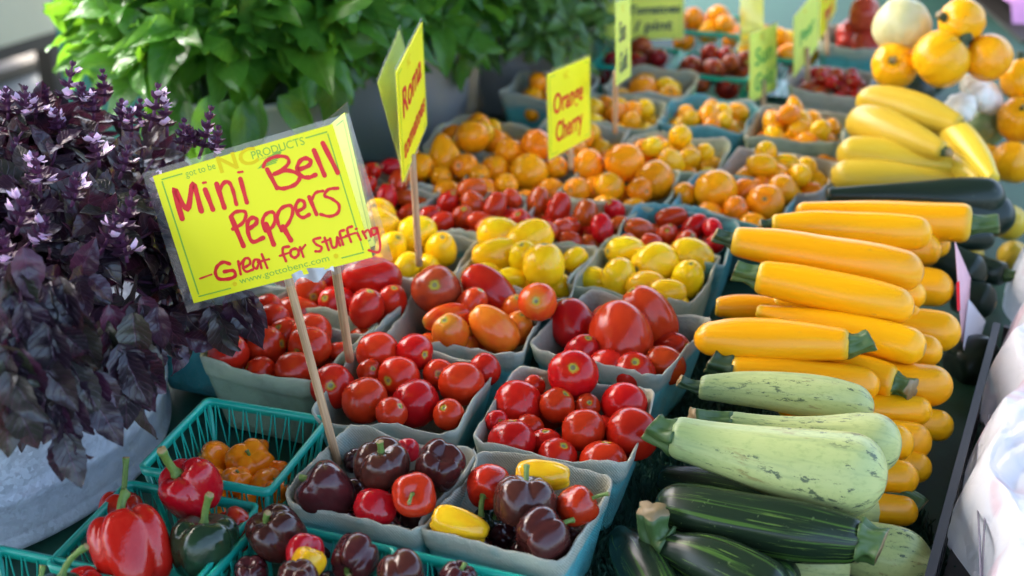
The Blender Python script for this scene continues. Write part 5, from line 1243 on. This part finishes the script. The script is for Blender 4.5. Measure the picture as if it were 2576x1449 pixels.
def sign(label, loc, X, Y, k, w_, h_, lines, ink, stick_px=None, rear=None, paper='paper', logo=True, flip=False):
    s = empty('price_sign', (0, 0, 0)); M_ = sheet_empty('', None, loc, X, Y, k); s.matrix_world = M_; bpy.context.view_layer.update()
    tag(s, label, 'sign', 'yellow price signs on sticks'); w_ *= k; h_ *= k
    mb = MB(); plate(mb, w_, h_, -w_ / 2, -h_ / 2, .0006); mb.build('paper_sheet', MAT[paper], s, False)
    mb = MB(); plate(mb, w_ * 1.06, h_ * 1.07, -w_ * .53, -h_ * .535, .0004, -.0007); mb.build('laminate_back', MAT['laminate'], s, False)
    mb = MB(); Z = -.0012 if flip else .0012
    for body, u0, u1, v, sz in lines:
        t_ = MB(); xm = text_mesh(t_, body, 0, 0, sz * k, 0, Z)
        sx = (u1 - u0) * w_ / xm
        text_mesh(mb, body, ((u0 - .5) * w_) * (-1 if flip else 1), (v - .5) * h_, sz * k, 0, Z, sx=-sx if flip else sx, bold=.0007, shear=.1, rot=.03)
    if lines: mb.build('handwriting', MAT[ink], s, False)
    if logo:
        mb = MB(); border(mb, w_, h_, .0009, 0, .001); t_ = MB(); xm = text_mesh(t_, 'NC', 0, 0, .016 * k, 0, Z); text_mesh(mb, 'NC', -.15 * w_, .36 * h_, .016 * k, 1, .001)
        mb.build('printed_lettering', [MAT['ink_green'], MAT['ink_gold']], s, False)
    if rear is not None:
        e = empty('rear_sheet', (0, 0, 0)); e.parent = s; e.matrix_local = s.matrix_world.inverted() @ sheet_empty('', None, *rear)
        mb = MB(); plate(mb, w_, h_, -w_ / 2, -h_ / 2, .0006); mb.build('paper_sheet', MAT['lime'], e, False)
        mb = MB(); plate(mb, w_ * 1.06, h_ * 1.07, -w_ * .53, -h_ * .535, .0004, -.0007); mb.build('laminate_back', MAT['laminate'], e, False)
    if stick_px: 
        for (a, ta, b, tb__) in stick_px: stick(s, along(*a, ta), along(*b, tb__), .0040)
    return s
sign('tall folded yellow sign reading Roma tomatoes, seen almost edge-on', (-.1118, 1.5294, .2923), (.0936, .9953, .0244), (-.0192, -.0227, .9996), 1.0, .178, .125, [('Roma', .10, .85, .52, .045), ('tomatoes', .08, .92, .16, .030)], 'ink_red',
     [((1037, 390), 1.60, (1055, 668), 1.66)], rear=((-.131, 1.6275, .2547), (-.0717, -.9952, -.0673), (-.213, -.0506, .9757), 1.0))
sign('yellow square sign reading Orange Cherry in the middle of the rows', (.0868, 2.044, .1103), (.3897, .912, -.1278), (-.0285, .1507, .9882), .87, .178, .125, [('Orange', .10, .80, .50, .042), ('Cherry', .14, .78, .16, .042)], 'ink_red', [((1432, 300), 1.93, (1437, 425), 1.95)])
sign('narrow yellow sign seen from the side with two dark words', (.1757, 2.185, .1723), (.2012, .9569, -.2095), (-.0227, .2184, .9756), .87, .178, .125, [('Sun', .15, .6, .50, .045), ('Gold', .15, .7, .12, .045)], 'ink_dark', [((1550, 180), 1.96, (1547, 335), 2.02)], paper='lime')
sign('wide yellow sign with dark writing about tomatoes by the pint', (.2978, 3.1519, -.0379), (.9653, -.2468, .0849), (-.0096, .2914, .9565), .80, .178, .125, [('Heirloom', .15, .90, .74, .030), ('& Tomatoes', .15, .95, .44, .027), ('3 / pint', .2, .85, .14, .032)], 'ink_dark', [((1628, 70), 2.58, (1634, 190), 2.55)], paper='lime')
sign('bright yellow sign behind the green-lettered one', (.4045, 2.3719, .1799), (-.0519, .9431, -.3284), (-.0295, .3272, .9445), .98, .178, .125, [('Cherry', .15, .85, .2, .03)], 'ink_lime', [((1893, 90), 2.36, (1895, 200), 2.40)])
sign('yellow sign with green writing in front of the bright yellow one', (.4718, 2.5859, .0147), (.4329, .8914, -.134), (-.0434, .1691, .9846), .86, .178, .125, [('Sun', .15, .8, .50, .045), ('Gold', .15, .85, .12, .045)], 'ink_lime', [((1920, 200), 2.30, (1922, 300), 2.31)], paper='lime')
sign('pale yellow sign with faint writing tilted next to the green-lettered one', (.5884, 2.7813, .0183), (.4314, .8959, .1063), (-.0937, -.0726, .9929), .82, .178, .125, [('Pear', .2, .8, .4, .04)], 'ink_lime', [((2030, 120), 2.33, (2034, 250), 2.33)], paper='lime')
sign('yellow sign with red marks half hidden behind the pale tilted one', (.6774, 3.0133, .0277), (.3658, .922, .1266), (-.0988, -.0968, .9904), .82, .178, .125, [('Red', .2, .8, .52, .045), ('Pear', .2, .8, .15, .045)], 'ink_red', [((2080, 20), 2.52, (2082, 140), 2.50)])

# ------------------------------------------------------------------ far background
t = NT('weathered_panel'); o = t.obj(); nz = t.noise(o, 3, 5)
t.P(Base_Color=t.mix(nz, (.34, .34, .25), (.44, .44, .33)), Roughness=.6); MAT['panel'] = t.m
MAT['panel_dark'] = simple('dark_trim', (.016, .015, .012), .6)
g0, g1 = at(-60, 205, -.70), at(170, 128, -.70); gd = (g1 - g0).normalized(); ga = math.atan2(gd.y, gd.x)
k0, k1 = at(-60, 178, -.55), at(216, 92, -.55); kd = k1 - k0; kl = kd.length
cab = empty('storage_cabinet', (k1.x, k1.y, -.75)); cab.rotation_euler.z = math.atan2(kd.y, kd.x); tag(cab, 'low grey green cabinet with a pull handle, on legs beyond the basil', 'cabinet')
mb = MB(); box(mb, (-1.2, .30, .62), (1.2, .29, .42)); mb.build('cabinet_body', MAT['panel_dark'], cab, False)
mb = MB(); box(mb, (-1.2, -.002, .445), (1.12, .012, .19)); mb.build('door_panel', MAT['panel'], cab, False)
mb = MB(); box(mb, (-1.2, -.002, .85), (1.12, .012, .16)); mb.build('door_panel', MAT['panel'], cab, False)
mb = MB(); tube(mb, [(-1.05, -.045, .36), (-.55, -.045, .36)], .016, 10); mb.build('pull_handle', MAT['galv'], cab)
for x in (-2.3, -.1):
    for y in (.06, .54):
        mb = MB(); box(mb, (x, y, .10), (.04, .04, .099)); mb.build('leg', MAT['panel_dark'], cab, False)
pl = empty('timber_plank', (g1.x, g1.y, -.75)); pl.rotation_euler.z = ga; tag(pl, 'tan timber plank lying on the ground in front of the grey cabinet', 'plank')
mb = MB(); box(mb, (-.9, .14, .026), (1.4, .13, .025)); mb.build('board', simple('tan_board', (.08, .066, .046), .7), pl, False)
q = along(262, 45, 3.3); bx = empty('plastic_bin', (q.x + .12, q.y, -.75)); tag(bx, 'dark teal plastic bin glimpsed behind the broad-leaved basil', 'bin')
mb = MB(); box(mb, (0, 0, .44), (.17, .2, .43)); mb.build('bin_body', simple('dark_teal_plastic', (.01, .14, .11), .4), bx, False)
mb = MB(); box(mb, (0, 0, .885), (.185, .215, .012)); mb.build('lid', simple('dark_teal_lid', (.01, .12, .10), .4), bx, False)
# next table with mauve cloth and eggplants
mb = MB(); nu, nv = 40, 30; V = []
for j in range(nv):
    for i in range(nu):
        u, v = i / (nu - 1), j / (nv - 1)
        V.append((1.05 + u * 1.0 - .1 * v, 2.75 + v * 1.2, .04 + .02 * math.sin(9 * u + 4 * v) + .012 * math.sin(23 * u - 7 * v) - (.5 * max(0, .12 - v) / .12 if v < .12 else 0)))
mb.add(V, grid_faces(nu, nv)); tag(mb.build('cloth', MAT['mauve_cloth']), 'mauve pink cloth spread on the neighbouring table behind the squash', 'cloth')
nt = empty('side_table', (1.5, 3.35, -.75)); tag(nt, 'neighbouring table under the mauve cloth', 'table')
mb = MB(); box(mb, (0, 0, .735), (.48, .58, .02)); mb.build('tabletop', MAT['panel_dark'], nt, False)
for sx in (-1, 1):
    for sy in (-1, 1):
        mb = MB(); box(mb, (sx * .42, sy * .5, .357), (.025, .025, .357)); mb.build('leg', MAT['panel_dark'], nt, False)
cw = empty('vegetable_crate', (1.12, 3.42, .07)); tag(cw, 'black crate of eggplants on the mauve cloth', 'crate')
mb = MB(); 
for s in (-1, 1): box(mb, (s * .25, 0, .05), (.006, .16, .05)); box(mb, (0, s * .166, .05), (.256, .006, .05))
box(mb, (0, 0, .004), (.244, .16, .004)); mb.build('crate_body', MAT['black_plastic'], cw, False)
for i in range(6):
    a = Vector((.95 + .07 * i, 3.36 + .05 * (i % 2), .15)); b_ = a + Vector((.03 * (i % 3), .15, .02))
    zuc('eggplant', 'eggplant', a, b_, lambda t_: .022 + .018 * t_, 'eggplant', f'dark purple eggplant in the black crate, {ORD[i]} from the left', 'eggplants in the black crate', stem_len=.02, stem_mat='stem_dark')
# unseen roof, added to shade the stall; edge angled so sun reaches the basil
t = NT('roof_boards'); o = t.obj(); wv = t.n('TexWave', {'Vector': o, 'Scale': 2.0, 'Distortion': .5}).outputs[0]
t.P(Base_Color=t.mix(wv, (.20, .185, .165), (.26, .24, .21)), Roughness=.8); MAT['roof'] = t.m
roof = empty('unseen_shade_roof', (0, 0, -.75)); roof.rotation_euler.z = math.atan2(.5, -.866)
tag(roof, 'unseen open sided roof on posts, added to shade the stall', 'shed')
mb = MB(); box(mb, (1.10, .0, 3.55), (2.25, 7.0, .05)); mb.build('roof', MAT['roof'], roof, False)
for x, y in ((3.2, -6.8), (3.2, 6.8), (-1.1, -6.8), (-1.1, 6.8)):
    mb = MB(); box(mb, (x, y, 1.75), (.06, .06, 1.748)); mb.build('post', MAT['roof'], roof, False)
